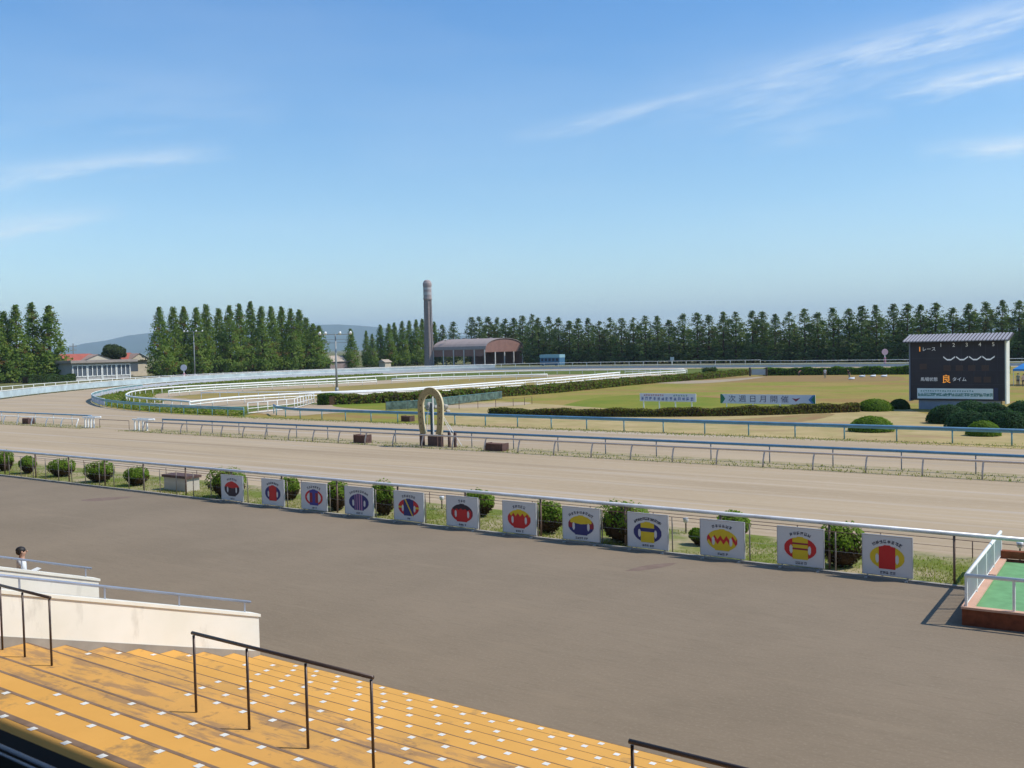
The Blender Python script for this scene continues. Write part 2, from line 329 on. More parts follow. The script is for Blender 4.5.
# barriers
def barrier(px0, py0, xs, k, y, label, loc_group='brown crowd barriers on the terrace'):
    z = .21*k
    t = thing('crowd_barrier', label, 'barrier', (xs[0], y, z), 0, loc_group)
    h = 1.075
    for i, x in enumerate(xs):
        p = mb(DKB); p.tube([(x-xs[0], 0, 0), (x-xs[0], 0, h-.03)], .0175, 8); p.build('post', t, True)
    b = mb(DKB); L_ = xs[-1]-xs[0]; b.tube([(-.03, 0, h), (L_+.03, 0, h)], .025, 8); b.build('top_rail', t, True)
    return t
bx = [at(x, y, 1.68) for x, y in ((197.5, 712), (250.6, 730), (310, 747.8))]
by = bx[1].y; s_ = (bx[2].x-bx[0].x)/2
barrier(0, 0, [bx[0].x, bx[0].x+s_, bx[0].x+2*s_, bx[0].x+3*s_], 8, by, 'long brown steel barrier with four posts in the middle of the terrace')
l0 = aty(51.5, 595, by)
barrier(0, 0, [-16.82, -16.1, -15.28], 8, by, 'brown steel barrier at the left edge near the white wall')
l1 = aty(632, 734, by)
barrier(0, 0, [l1.x, l1.x+1.15, l1.x+2.3, l1.x+3.45], 8, by, 'brown steel barrier at the bottom right of the terrace')
# stairwell walls
YE = 13.12
def swall(X, th, label, ybeg, zs, ze, stub=0):
    t = thing('stairwell_wall', label, 'wall', (0, 0, 0), 0, 'white stairwell walls')
    s = (ze-zs)/(YE-ybeg)
    def prof(dx0, dx1, zz0, dz, m, name, y1=YE):
        b = mb(m); b.add([(X+dx0, ybeg, zz0(ybeg)), (X+dx0, y1, zz0(y1)), (X+dx1, y1, zz0(y1)), (X+dx1, ybeg, zz0(ybeg)),
                          (X+dx0, ybeg, dz(ybeg)), (X+dx0, y1, dz(y1)), (X+dx1, y1, dz(y1)), (X+dx1, ybeg, dz(ybeg))],
                         [(0,1,2,3),(4,7,6,5),(0,4,5,1),(1,5,6,2),(2,6,7,3),(3,7,4,0)]); b.build(name, t)
    top = lambda y: zs+s*(y-ybeg)
    prof(-th, 0, lambda y: -.1, lambda y: top(y)-.06, CONC, 'wall_panel')
    prof(-th-.03, .03, lambda y: top(y)-.06, top, mat('pale coping', (.84, .82, .74), .85, var=.1, scale=2), 'coping', YE+.03)
    # grey plinth band following the steps
    prof(0, .012, lambda y: -.05, lambda y: max(.05, (13.52+.95-y)*.302), CGREY, 'plinth')
    b = mb(BLUES); xx = X-th*.5
    b.tube([(xx, ybeg, top(ybeg)+.24), (xx, YE-.1, top(YE-.1)+.22)], .026, 8); b.build('handrail', t, True)
    y = YE-.25
    while y > ybeg:
        b = mb(BLUES); b.tube([(xx, y, top(y)), (xx, y, top(y)+.22)], .018, 6); b.build('bracket', t); y -= 1.55
BLUES = mat('blue grey rail', (.42, .46, .56), .35, metal=.5, var=.15, scale=2)
c0, c1 = atx(20, 591.6, -16.9), atx(258.7, 613.8, -16.9); YE = c1.y; sl_ = (c0.z-c1.z)/(c0.y-c1.y)
swall(-16.9, .26, 'long white concrete stairwell wall with blue handrail beside the ochre steps', 3.0, c1.z+sl_*(3.0-YE), c1.z)
X2 = aty(98.5, 578.5, YE).x; d0, d1 = atx(5, 567.6, X2), aty(98.5, 578.5, YE); sl_ = (d0.z-d1.z)/(d0.y-d1.y)
swall(X2, .26, 'shorter-looking white stairwell wall behind, next to the standing man', 3.0, d1.z+sl_*(3.0-YE), d1.z)
# the stand: parapet in front of the camera and the roof that shades the upper steps
t = thing('viewing_balcony', 'black balcony parapet with two metal rails at the lower left corner', 'balcony')
BLK = mat('black ledge', (.006, .006, .009), .8, var=.2, scale=3)
p0 = aty(0, 729, .95); zt = p0.z
b = mb(BLK); b.box((-6, .90, zt-.35), (6.0, .95, zt)); b.build('parapet_top', t)
b = mb(BLK); b.box((-6, .60, 3.7), (6, .90, zt-.06)); b.build('parapet_wall', t)
BLUEL = mat('ledge strip', (.22, .28, .45), .35, metal=.4)
for px_y, r_ in ((746, .0035), (753.5, .0022)):
    z_ = aty(0, px_y, .86).z; b = mb(BLUEL); b.tube([(-5.8, .86, z_), (5.8, .86, z_)], r_, 8); b.build('metal_rail', t, True)
for x in (-5.7, 5.7):
    b = mb(DKB); b.box((x-.02, .85, zt-.12), (x+.02, .90, zt+.01)); b.build('rail_bracket', t)
sy = aty(0, 717, 1).y
t = thing('grandstand_roof', 'flat cantilever roof of the stand overhead, known only by its shadow', 'roof')
ZR = 16.0; yr = 5.44 + (ZR-2.52)/math.tan(SUN_EL)*math.cos(SA)
b = mb(CGREY); b.box((-90, -16, ZR), (60, yr, ZR+.5)); b.build('slab', t)
for x in (-80, -40, 0.5, 40):
    b = mb(CGREY); b.box((x, -15, 0), (x+.6, -14.4, ZR-.002)); b.build('column', t)
# ------------------------------------------------------------------ outer rail and wire fence
def rail_fence(name, label, cat, line, h, rr, mrail, mpost, pr, step, extra=(), group=None, post_n=6, square=False, lean=0, closed=False):
    """line: list of (x,y); h rail height. extra: (height, radius, material, part name)"""
    t = thing(name, label, cat, (line[0][0], line[0][1], 0), 0, group); o = Vector(line[0])
    P = [Vector(p)-o for p in line]
    b = mb(mrail)
    if square:
        for a, c in zip(P, P[1:]):
            d = (c-a); l = d.length; an = math.atan2(d.y, d.x)
            b.box((-.002, -rr*.5, h-rr*2), (l+.002, rr*.5, h), Matrix.Translation((a.x, a.y, 0)) @ Matrix.Rotation(an, 4, 'Z'))
    else: b.tube([(p.x, p.y, h-rr) for p in P], rr, 8)
    b.build('top_rail', t, not square)
    for (eh, er, em, en) in extra:
        b = mb(em)
        if er > .1:   # a sheet panel of height er
            for a, c in zip(P, P[1:]):
                d = (c-a); l = d.length; an = math.atan2(d.y, d.x)
                b.box((0, -.02, eh-er), (l, .02, eh), Matrix.Translation((a.x, a.y, 0)) @ Matrix.Rotation(an, 4, 'Z'))
        else: b.tube([(p.x, p.y, eh) for p in P], er, 5)
        b.build(en, t)
    Q = resample(P, step)
    if len(Q) > 99: Q = resample(P, step*len(Q)/98.0)
    me = None
    for q in Q:
        if me is None:
            b = mb(mpost)
            if lean: b.tube([(0, -lean, 0), (0, -lean*.9, h*.35), (0, -lean*.35, h*.75), (0, 0, h-rr)], pr, post_n)
            else: b.tube([(0, 0, 0), (0, 0, h-rr)], pr, post_n)
            me = b.mesh('post', True)
        p = bpy.data.objects.new('post', me); COL.objects.link(p); p.parent = t; p.location = (q.x, q.y, 0)
        p.rotation_euler = (0, 0, random.uniform(-.05, .05))
    return t
XS = -6.77
n0 = round((XS+112)/3.32)
rail_fence('track_rail', 'thick steel tube rail on brown posts between the asphalt verge and the sand', 'rail', [(XS-3.32*n0*.985+1.5, 28.15), (XS+3.32*6, 28.15)], 1.38, .062, STEEL, mat('dull brown post', (.22, .15, .12), .7, var=.3, scale=4), .036, 3.32)
rail_fence('wire_fence', 'low thin wire mesh fence on slim posts along the asphalt edge', 'fence', [(-108, 27.92), (-8.6, 27.92)], 1.13, .010, RUST, mat('weathered fence post', (.33, .28, .23), .7, var=.3, scale=3), .022, 1.28,
           [(.58, .002, STEEL, 'wire')], post_n=5)
rail_fence('wire_line', 'sagging low wire between verge and sand track', 'fence', [(-60, 31.7), (14, 31.6)], .52, .010, RUST, RUST, .016, 2.6, [(.28, .006, RUST, 'wire')], post_n=5)
# ------------------------------------------------------------------ middle rails
G_ = 'running rails of the home straight'
rail_fence('running_rail', 'white running rail on curved posts nearest the home straight, right of the gap', 'rail', [(-76.2, 49.75), (60, 49.45)], .86, .055, mat('cream rail', (.62, .50, .41), .5, var=.15), mat('cream post', (.60, .50, .42), .6, var=.3, scale=3), .045, 2.6, group=G_, lean=.22)
rail_fence('running_rail', 'blue topped rail just behind the white running rail', 'rail', [(-76.0, 51.3), (60, 51.1)], 1.0, .072, BLUE, mat('grey blue post', (.22, .27, .33), .6, var=.3, scale=3), .032, 3.4, group=G_)
rail_fence('running_rail', 'short white gooseneck rail left of the gap', 'rail', [(-150, 49.9), (-86.5, 49.75)], .84, .045, WHITE, WHITE, .055, 2.6, group=G_, lean=.22)
rail_fence('running_rail', 'blue topped rail left of the gap', 'rail', [(-150, 51.4), (-87, 51.3)], 1.05, .06, BLUE, PALEB, .032, 3.4, group=G_)
for (xa, xb, lab) in ((-86.7, -84.7, 'white padded rail end at the left side of the gap'), (-78.9, -76.5, 'white padded rail end at the right side of the gap')):
    t = thing('rail_end', lab, 'rail', (xa, 50.6, 0), 0, 'white rail ends at the gap')
    b = mb(WHITE); b.box((0, -.35, .86), (xb-xa, -.2, .98)); b.box((0, .15, .86), (xb-xa, .30, 1.02)); b.tube([(xb-xa, -.3, .94), (xb-xa+.3, 0, .94), (xb-xa, .25, .94)], .07); b.build('top_rail', t)
    for q in range(4):
        b = mb(WHITE); x = .3+q*(xb-xa-.6)/3; b.box((x-.06, -.32, 0), (x+.06, -.22, .86)); b.build('post', t)
rail_fence('gap_chain', 'thin dark rail bar drawn across the gap', 'rail', [(-84.5, 50.6), (-79.9, 50.6)], .78, .022, DKB, DKB, .02, 5.8)
# inner blue fence
rail_fence('infield_rail', 'blue painted rail along the inside of the straight, right of the entrance', 'rail', [(-84.0, 70.0), (-80.5, 67.5), (-76, 65.9), (-70, 65.5), (60, 64.9)], 1.0, .085, BLUE, TEAL, .05, 3.3, [(.86, .11, TEAL, 'rail_board')], group='blue rails round the infield')
rail_fence('infield_rail', 'pale blue rail curving round the left bend of the infield', 'rail', [tuple(p) for p in inn_s[:34]], 1.0, .06, TEAL, TEAL, .04, 2.7, [(.86, .16, TEAL, 'rail_board')], group='blue rails round the infield')
rail_fence('infield_rail', 'pale panelled rail along the far bend and back straight', 'rail', [tuple(p) for p in inn_s[12:]]+[(120, 227)], 1.05, .05, WHITE, PALEB, .05, 5.0, [(.78, .6, mat('lavender grey panel', (.52, .53, .60), .6, var=.1), 'panel')], group='blue rails round the infield')
rail_fence('outer_rail', 'pale blue panelled outer barrier around the left bend', 'rail', [tuple(p) for p in out_s[6:len(out_s)-31]], 1.35, .06, WHITE, PALEB, .05, 4.0, [(1.2, 1.0, PALEB, 'panel')])
def offs(P, d):
    R = []
    for i, p in enumerate(P):
        a = P[max(0, i-1)]; c = P[min(len(P)-1, i+1)]; t_ = (c-a).normalized(); R.append((p.x+t_.y*-d, p.y+t_.x*d))
    return R
o2 = offs(out_s, -10)[2:]
if (Vector(o2[20])-Vector((-120, 150))).length < (out_s[22]-Vector((-120, 150))).length: o2 = offs(out_s, 10)[2:]
rail_fence('perimeter_rail', 'thin white perimeter rail behind the outer barrier of the bend', 'rail', o2[:-7], 1.3, .06, WHITE, WHITE, .06, 4.2)
rail_fence('perimeter_rail', 'thin white rail along the far side of the back straight', 'rail', [tuple(o2[-8]), (-100, 253), (120, 253)], 1.15, .06, WHITE, mat('grey post', (.25, .27, .3), .7), .04, 4.2)
# training track rails (white)
GW = 'white rails of the inner training track'
def zline(pts, z): return [tuple(at(x, y, z)[:2]) for x, y in pts]
def wrail(label, pts, h=1.05, rr=.125, st=2.9, low=True):
    ln = smoothline(pts, 2.5)
    return rail_fence('training_rail', label, 'rail', [tuple(p) for p in ln], h, rr, WHITE, WHITE, .05, st, [(h*.55, .07, WHITE, 'lower_rail')] if low else [], group=GW)
wrail('white rail curving round the outer left end of the inner training track', [(-100.5, 71.6), (-106, 73.0), (-112, 74.4), (-121, 77), (-127, 80), (-132, 83.5), (-138, 88), (-144.5, 95), (-147.5, 102), (-147.5, 109), (-146, 119), (-147, 134), (-149, 153), (-145, 170), (-134, 182), (-118, 187), (-98, 189)], low=False)
wrail('white rail on the inner edge of the training track bend', [(-133, 91), (-137, 100), (-137, 111), (-134, 122), (-131, 133)])
wrail('white rail on the far inner edge of the training track', [(-131, 137), (-126, 146), (-119, 154), (-112, 160)])
wrail('short white rail joining the bend rail to the long near rails', [(-120, 87.3), (-110, 90.5), (-103, 94)], rr=.07, low=False)
wrail('long white rail of the training track, farther of the near pair', [(-99.4, 70.7), (-101.8, 74.8), (-103.4, 79.5), (-103.2, 85), (-101.5, 91), (-98.5, 96.5), (-96, 101), (-95.7, 110), (-96.6, 125.4), (-98.1, 147), (-101, 163), (-102, 170)])
wrail('long white rail of the training track, nearer of the near pair', [(-98, 91), (-93, 99), (-91.4, 106), (-90.8, 114), (-90.5, 123)])
wrail('white rail continuing past the small gap towards the hedge', [(-90.2, 126), (-91.0, 137), (-93, 155), (-93.5, 170), (-92, 178)], rr=.1)
wrail('short white looped rail near the far end of the training track', zline([(625, 369.7), (645, 369.3), (665, 369.6), (687, 369.2)], 1.0), rr=.07)
# white gate fence
g0 = at(248, 414.5); g1 = at(294, 409.5); g2 = at(314, 403.5)
rail_fence('gate_fence', 'white ranch-style fence with upright posts beside the infield entrance', 'fence', [tuple(g0[:2]), tuple(g1[:2]), tuple(g2[:2])], 1.25, .05, WHITE, WHITE, .05, 1.7, [(.62, .04, WHITE, 'middle_rail'), (.15, .04, WHITE, 'lower_rail')])
# entrance path mesh fence beyond blue rail
m0 = [tuple(at(x, y)[:2]) for x, y in ((440, 409), (470, 409), (520, 406), (532, 404))]
rail_fence('path_fence', 'thin rusty wire fence beside the sandy infield path', 'fence', m0, .85, .012, RUST, RUST, .03, 2.2, [(.45, .008, RUST, 'wire')], post_n=5)
m0 = [tuple(at(x, y)[:2]) for x, y in ((386, 411), (420, 409), (455, 404.5), (502, 399))]
rail_fence('net_fence', 'blue green netting fence in front of the long hedge', 'fence', m0, .95, .02, TEAL, RUST, .03, 2.6, [(.9, .8, mat('blue green netting', (.15, .22, .19), .9, var=.6, scale=2), 'netting')], post_n=5)
# ------------------------------------------------------------------ foliage
def leaf(b, p, s, nrm=None):
    a = Vector((random.gauss(0, 1), random.gauss(0, 1), random.gauss(0, 1)))
    if nrm is not None: a = a*.6 + nrm*1.2
    a.normalize(); u = a.orthogonal().normalized(); v = a.cross(u); t_ = random.uniform(0, 6.28)
    u, v = u*math.cos(t_)+v*math.sin(t_), v*math.cos(t_)-u*math.sin(t_)
    b.add([p-u*s-v*s*.5, p+u*s*.2-v*s*.7, p+u*s+v*s*.1, p-u*s*.2+v*s*.7], [(0, 1, 2, 3)])
def branchy(b, base, h, r, n=9, lo=.2, rad=1.5):
    b.tube([base+Vector((0, 0, z*h)) + Vector((random.uniform(-.05, .05)*z*2, random.uniform(-.05, .05)*z*2, 0)) for z in (0, .25, .5, .75, 1)], [r, r*.8, r*.6, r*.35, r*.1], 7)
    for i in range(n):
        z = h*(lo+(.9-lo)*i/n); a = i*2.4; q = rad*(1-i/n*.7)
        p = base+Vector((0, 0, z)); d = Vector((math.cos(a), math.sin(a), .35))
        b.tube([p, p+d*q*.5, p+d*q+Vector((0, 0, .15*q))], [r*.28, r*.18, r*.06], 5)
BARK = mat('bark', (.11, .075, .05), .9, var=.4, scale=3)
def tree_proto(kind, seed, mats):
    random.seed(seed)
    t = thing('tree', '', 'tree')
    b = MB()
    h = 10.0
    if kind == 'redwood':     # dense cone, foliage nearly to the ground
        prof = lambda q: (.06+2.1*(1-q)**.78) if q > .12 else (1.2+q*5)
        nl, lo, per, ls = 340, .05, 14, .165
    elif kind == 'cedar':     # columnar, tufted top, gaps
        prof = lambda q: (.10+1.75*(1-q)**.66)*(1 if q > .2 else .85)
        nl, lo, per, ls = 230, .06, 14, .165
    else:
        prof = lambda q: 2.9*math.sqrt(max(0, 1-(2*q-1)**2))+.3
        nl, lo, per, ls = 170, .3, 14, .28
    ph = random.uniform(0, 6)
    for i in range(nl):
        q = (i+random.random())/nl; q = q**(1.0 if kind == 'round' else 1.12)
        z = h*(lo+(1-lo)*q); a = random.uniform(0, 6.283)
        if kind == 'cedar' and random.random() < .16 + .25*(math.sin(z*2.3+ph) > .55): continue
        R = prof(q)*(1+.18*math.sin(a*3+ph+z)+random.uniform(-.30, .22)); rr = R*math.sqrt(random.uniform(.25, 1))
        c = Vector((rr*math.cos(a), rr*math.sin(a), z - rr*.12))
        dirv = Vector((math.cos(a), math.sin(a), .45)).normalized()
        b.use(mats[0] if random.random() < .62 else (mats[1] if random.random() < .8 else mats[2]))
        cs = (.30+.24*random.random())*(.40+.80*(1-q)**.65)
        for j in range(per):
            o = Vector((random.gauss(0, cs*.55), random.gauss(0, cs*.55), random.gauss(0, cs*.42))) + dirv*random.uniform(-.25, .3)*(.3+.8*(1-q))
            leaf(b, c+o, ls*random.uniform(.6, 1.25)*(.6+.5*(1-q)), dirv)
    b.use(mats[0])
    for j in range(60):
        q = random.random(); leaf(b, Vector((random.gauss(0, .015+.09*q), random.gauss(0, .015+.09*q), h*(1-.10*q))), ls*(.25+.5*q))
    b.build('crown', t)
    tb = mb(BARK); branchy(tb, Vector((0, 0, 0)), h*.93, .17, 10, .12, 1.2); tb.build('trunk', t, True)
    return t
RW = [leafmat('redwood leaf', (0.14, 0.215, 0.038), (0.094, 0.160, 0.030), (0.189, 0.174, 0.041), .45), leafmat('redwood leaf light', (0.216, 0.279, 0.055), (0.162, 0.225, 0.046), (0.306, 0.270, 0.058), .4), leafmat('redwood leaf rusty', (0.180, 0.102, 0.034), (0.120, 0.120, 0.029))]
CD = [leafmat('cedar leaf', (.092, .142, .040), (.066, .108, .036), (.125, .15, .045), .5), leafmat('cedar leaf light', (.19, .235, .085), (.13, .175, .06), (.22, .235, .085), .4), leafmat('cedar leaf brown', (.10, .075, .035), (.06, .07, .03))]
protos = {'redwood': [tree_proto('redwood', 100+i, RW) for i in range(6)], 'cedar': [tree_proto('cedar', 200+i, CD) for i in range(8)], 'round': [tree_proto('round', 300+i, CD) for i in range(2)]}
used = set()
random.seed(11)
def place_tree(kind, x, y, h, w, label, group, name):
    pr = random.choice(protos[kind]); rz = random.uniform(0, 6.28)
    if pr in used: o = dup(pr, (x, y, 0), rz)
    else: o = pr; used.add(pr); o.location = (x, y, 0); o.rotation_euler = (0, 0, rz)
    o.name = name; o.scale = (w, w, h/10.0); o['label'] = label; o['group'] = group; o['category'] = 'tree'
    return o
def topz_x(px, py, X): p = atx(px, py, X); return p
GA, GB, GC_, GD = 'conifers left of the clubhouse', 'dense conifers behind the left bend', 'conifers between the lamp and the tower', 'conifers behind the back straight'
for i, (px, py) in enumerate([(-34, 310), (-18, 306), (-6, 309), (3, 312), (15, 305.5), (31, 303), (48.5, 306)]):
    p = atx(px, py, -258-(i % 2)*3)
    place_tree('redwood', p.x, p.y, p.z, 2.15 if i < 6 else 2.7, 'tall green conifer left of the red-roofed house, %s from the right of its group' % nth(6-i), GA, 'conifer_tree')
tops = [(159, 307.5), (173, 307.5), (183.5, 307), (196, 308), (206, 305), (218.6, 309), (229, 306), (239, 304), (250, 302), (261, 307), (271, 307), (281, 307), (290.5, 309), (299, 310), (306, 318), (313, 324), (319, 326)]
for i, (px, py) in enumerate(tops):
    p = atx(px, py, -254-(i % 3)*3)
    place_tree('redwood', p.x, p.y, p.z, 2.1, 'conifer in the dense clump behind the left bend, %s from the left' % nth(i), GB, 'conifer_tree')
tops = [(350.5, 329), (366, 331), (372, 334), (380, 325), (388.6, 324), (394, 323), (402, 321.5), (409, 321), (416, 320), (422, 319), (434, 322)]
for i, (px, py) in enumerate(tops):
    p = atx(px, py, -262-(i % 2)*4)
    place_tree('redwood', p.x, p.y, p.z, 1.6 if i not in (1, 2) else 1.1, 'green conifer between the lamp post and the chimney tower, %s from the left' % nth(i), GC_, 'conifer_tree')
tops = [(442, 325), (453, 322), (471, 317.6), (479, 317), (488, 317), (497, 317.6), (505, 319), (513.5, 318), (522, 316), (532, 314.7), (538, 318), (549, 317), (558, 318), (569, 321), (578, 318.5), (588, 318), (599, 321.5), (610, 318), (621, 318.6), (633, 318), (645, 316), (657, 316), (669, 320), (683, 314), (697, 313), (709, 315), (723, 312), (735.6, 312), (752, 311), (762, 312), (775, 314), (789, 312), (804.5, 309), (817.6, 312.7), (833, 308), (849, 309), (862, 306), (876, 305), (893, 304), (907, 304), (920.6, 305), (935.5, 303), (952.5, 308), (969, 304), (986, 302), (1002, 300), (1019, 301), (1035, 301), (1050, 300)]
for i, (px, py) in enumerate(tops):
    Y = 282 + (i % 2)*2.5 + (16 if px < 530 else 0)
    p = aty(px, py, Y)
    place_tree('cedar', p.x, p.y, p.z, 2.25+random.uniform(-.35, .5), 'dark conifer in the row behind the back straight, %s from the left' % nth(i), GD, 'conifer_tree')
    if i > 2:                     # a second, lower rank behind
        q = aty(px+5, py+random.uniform(7, 18), Y+9)
        place_tree('cedar', q.x, q.y, q.z, 2.5, 'lower conifer filling the gap behind the front row, %s from the left' % nth(i), 'second rank of conifers behind the back straight', 'conifer_tree')

for pl in protos.values():
    for pr in list(pl):
        if pr not in used:
            for c in list(pr.children): bpy.data.objects.remove(c)
            bpy.data.objects.remove(pr)
# undergrowth
def bush_mesh(b, rx, ry, h, n, s, m_top, inner, base=0.0, flat=.0, cx=0, cy=0, seedf=0, dome=False, twig=None):
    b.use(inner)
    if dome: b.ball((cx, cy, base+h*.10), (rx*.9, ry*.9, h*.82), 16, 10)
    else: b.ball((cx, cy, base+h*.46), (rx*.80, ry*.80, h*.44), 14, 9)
    for i in range(n):
        a = random.uniform(0, 6.283)
        if dome:
            u = random.random()**.8; q = math.sqrt(max(0, 1-u*u)); d = Vector((q*math.cos(a), q*math.sin(a), u))
            k = 1+.03*math.sin(a*4+seedf)+random.uniform(-.05, .03); p = Vector((cx+d.x*rx*k, cy+d.y*ry*k, base+.03+d.z*h*k)); low = u < .12
        else:
            u = random.uniform(-.9, 1); q = max(0, 1-abs(u)**2.6)**.5*(1 if u > 0 else 1+.45*u); d = Vector((q*math.cos(a), q*math.sin(a), u))
            k = 1+.12*math.sin(a*2+seedf)+.06*math.sin(a*5+u*4+seedf)+random.uniform(-.12, .08)
            p = Vector((cx+d.x*rx*k, cy+d.y*ry*k, base+h*.5+d.z*h*.5*k)); p.z = max(.03, p.z); low = u < -.05+random.uniform(-.25, .25)
        if low and twig: b.use(twig); leaf(b, p, s*.9, Vector((d.x, d.y, .2)))
        else: b.use(m_top[int(random.random()*len(m_top))]); leaf(b, p, s*random.uniform(.6, 1.3), Vector((d.x, d.y, d.z*1.4)))
AZL = [leafmat('azalea leaf', (0.147, 0.240, 0.027), (0.109, 0.194, 0.022), (0.202, 0.256, 0.037), .5), leafmat('azalea leaf light', (0.208, 0.288, 0.038), (0.160, 0.240, 0.032))]
TWG = leafmat('brown twig leaf', (.10, .06, .035), (.06, .05, .03))
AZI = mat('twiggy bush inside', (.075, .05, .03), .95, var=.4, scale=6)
random.seed(5)
verge_b = [(5, 471, 8, 20), (28, 473.5, 9, 17), (62, 476.5, 12, 17), (100, 482, 13, 20), (137, 485.5, 11, 18), (227, 499, 15, 26), (289, 500, 8, 20), (337, 510, 12, 26), (384, 523, 9, 30), (480, 516, 12, 23), (548, 533, 12, 28), (624, 543, 21, 36), (733, 540, 14, 25), (842, 569, 17, 39), (700, 545, 8, 14)]
vlab = ['partly cut off at the left edge', 'second from the left', 'third from the left', 'fourth from the left', 'fifth from the left', 'behind the leftmost board', 'right of the board with red body and navy sleeves', 'left of the purple striped silks board', 'left of the navy board with diagonal sash', 'right of the black and red silks board', 'between the two yellow-topped silks boards', 'left of the yellow board with a navy band, largest', 'behind the zigzag silks board', 'between the two rightmost boards', 'low, at the lower left of the zigzag board']
for (px, py, hw, hp), lab in zip(verge_b, vlab):
    p = at(px, py); p.y = max(p.y, 28.62); q = aty(px, py, p.y)
    d = (q-CP).dot(fwd); r_ = hw*d/F*1.05; hh = hp*d/F*.98; hh = min(hh*1.08, 1.45)
    p = Vector((q.x, p.y, 0))
    t = thing('azalea_bush', 'clipped azalea bush on the verge, '+lab, 'bush', p, 0, 'clipped bushes on the verge')
    b = MB(); fb = 1.08 if px < 150 else 1.25; bush_mesh(b, r_*fb, r_*fb*.8, hh*(.92 if px < 150 else 1.03), 2600, .045, AZL, AZI, .02, seedf=px, twig=TWG); b.build('foliage', t)
    b = mb(BARK); b.tube([(0, 0, 0), (.02, 0, hh*.5)], .05, 6); b.build('stem', t)
DKT = [leafmat('broadleaf', (.055, .085, .03), (.035, .055, .02), (.09, .09, .04), .4), leafmat('broadleaf light', (.10, .135, .05), (.08, .11, .04))]
p = atx(112.5, 345, -278); t = thing('broadleaf_tree', 'rounded dark broadleaf tree between the two red roofs', 'tree', (p.x, p.y, 0))
b = MB()
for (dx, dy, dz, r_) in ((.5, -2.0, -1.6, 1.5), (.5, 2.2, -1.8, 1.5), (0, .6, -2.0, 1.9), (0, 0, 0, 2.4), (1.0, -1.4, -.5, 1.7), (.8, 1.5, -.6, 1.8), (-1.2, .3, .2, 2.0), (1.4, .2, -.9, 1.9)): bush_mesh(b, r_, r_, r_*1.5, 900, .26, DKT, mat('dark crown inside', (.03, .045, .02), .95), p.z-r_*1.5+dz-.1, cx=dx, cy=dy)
b.build('crown', t); b = mb(BARK); branchy(b, Vector((0, 0, 0)), p.z-1.5, .3, 6, .4, 1.6); b.build('trunk', t, True)
# clipped shrubs by the scoreboard
def shrub(px0, px1, top, base, label, mats, dark=False, n=2200):
    c = at((px0+px1)/2, base); d = (c-CP).dot(fwd); rx = (px1-px0)/2*d/F; hh = (base-top)*d/F*1.0
    t = thing('clipped_shrub', label, 'shrub', (c.x, c.y+rx*.6, 0), 0, 'round clipped shrubs near the scoreboard')
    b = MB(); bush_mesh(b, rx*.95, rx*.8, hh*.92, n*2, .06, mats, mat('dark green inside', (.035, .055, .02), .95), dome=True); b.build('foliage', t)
DK = [leafmat('yew leaf', (0.075, 0.130, 0.035), (0.043, 0.072, 0.021), (0.102, 0.131, 0.035), .4)]
shrub(853, 890, 399, 411.5, 'bright green dome shrub at the right end of the low hedge', AZL)
shrub(887, 908, 399, 409.5, 'small dark shrub left of the scoreboard base', DK)
shrub(844, 890, 416.5, 432.5, 'wide green dome shrub in front of the hedge near the blue rail', AZL)
shrub(964, 998, 421, 436.5, 'green dome shrub in front of the dark cloud-pruned mass', AZL)
CLD = [leafmat('cloud pine leaf', (.055, .115, .050), (.040, .085, .038), (.08, .12, .05), .3)]
c = at(935, 423)
t = thing('cloud_pruned_shrub', 'large dark cloud-pruned shrub mass in front of the scoreboard', 'shrub', (c.x, c.y, 0))
b = MB()
for (px, top, base, hw) in [(945, 404, 424, 22), (968, 400, 418, 20), (990, 402, 425, 24), (965, 410, 429, 24), (1005, 410, 432, 24), (1022, 400, 420, 22), (1035, 409, 432, 26), (985, 412, 431, 20), (1050, 404, 428, 28)]:
    q = at(px, base); d = (q-CP).dot(fwd); rx = hw*d/F*.95; hh = (base-top)*d/F*.9
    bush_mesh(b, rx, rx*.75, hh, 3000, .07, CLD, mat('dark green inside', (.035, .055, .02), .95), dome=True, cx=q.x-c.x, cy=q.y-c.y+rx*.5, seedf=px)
b.build('foliage', t)
def hedge(label, pts, w, h0, h1, mats, n, s, name='hedge'):
    P = smoothline(pts, 1.2, 1); o = P[0]
    t = thing(name, label, 'hedge', (o.x, o.y, 0))
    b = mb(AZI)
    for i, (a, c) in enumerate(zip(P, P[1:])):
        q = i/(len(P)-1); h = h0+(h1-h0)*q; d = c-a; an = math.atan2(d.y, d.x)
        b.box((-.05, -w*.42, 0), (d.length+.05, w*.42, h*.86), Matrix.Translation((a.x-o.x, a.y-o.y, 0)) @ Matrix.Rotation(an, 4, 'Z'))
    for i in range(n):
        f = random.random()*(len(P)-1); k = int(f); fr = f-k; a, c = P[k], P[k+1]; d = (c-a).normalized(); nn = Vector((-d.y, d.x))
        p = a+(c-a)*fr; h = (h0+(h1-h0)*f/len(P))*(1+.1*math.sin(f*1.3)+.06*math.sin(f*3.1))
        if random.random() < .5: off = random.uniform(-.5, .5)*w; z = h*random.uniform(.9, 1.04); nv = Vector((0, 0, 1))
        else: sg = 1 if random.random() < .3 else -1; off = sg*w*random.uniform(.42, .53); z = h*random.uniform(.03, 1); nv = Vector((nn.x*sg, nn.y*sg, .3))
        b.use(mats[int(random.random()*len(mats))]); q = p+nn*off-o; leaf(b, Vector((q.x, q.y, z)), s*random.uniform(.6, 1.3), nv)
    b.build('foliage', t); return t
H2 = [leafmat('hedge leaf', (0.135, 0.173, 0.030), (0.195, 0.195, 0.042), (0.255, 0.150, 0.042), .5), leafmat('hedge leaf rusty', (0.208, 0.130, 0.031), (0.130, 0.143, 0.026))]
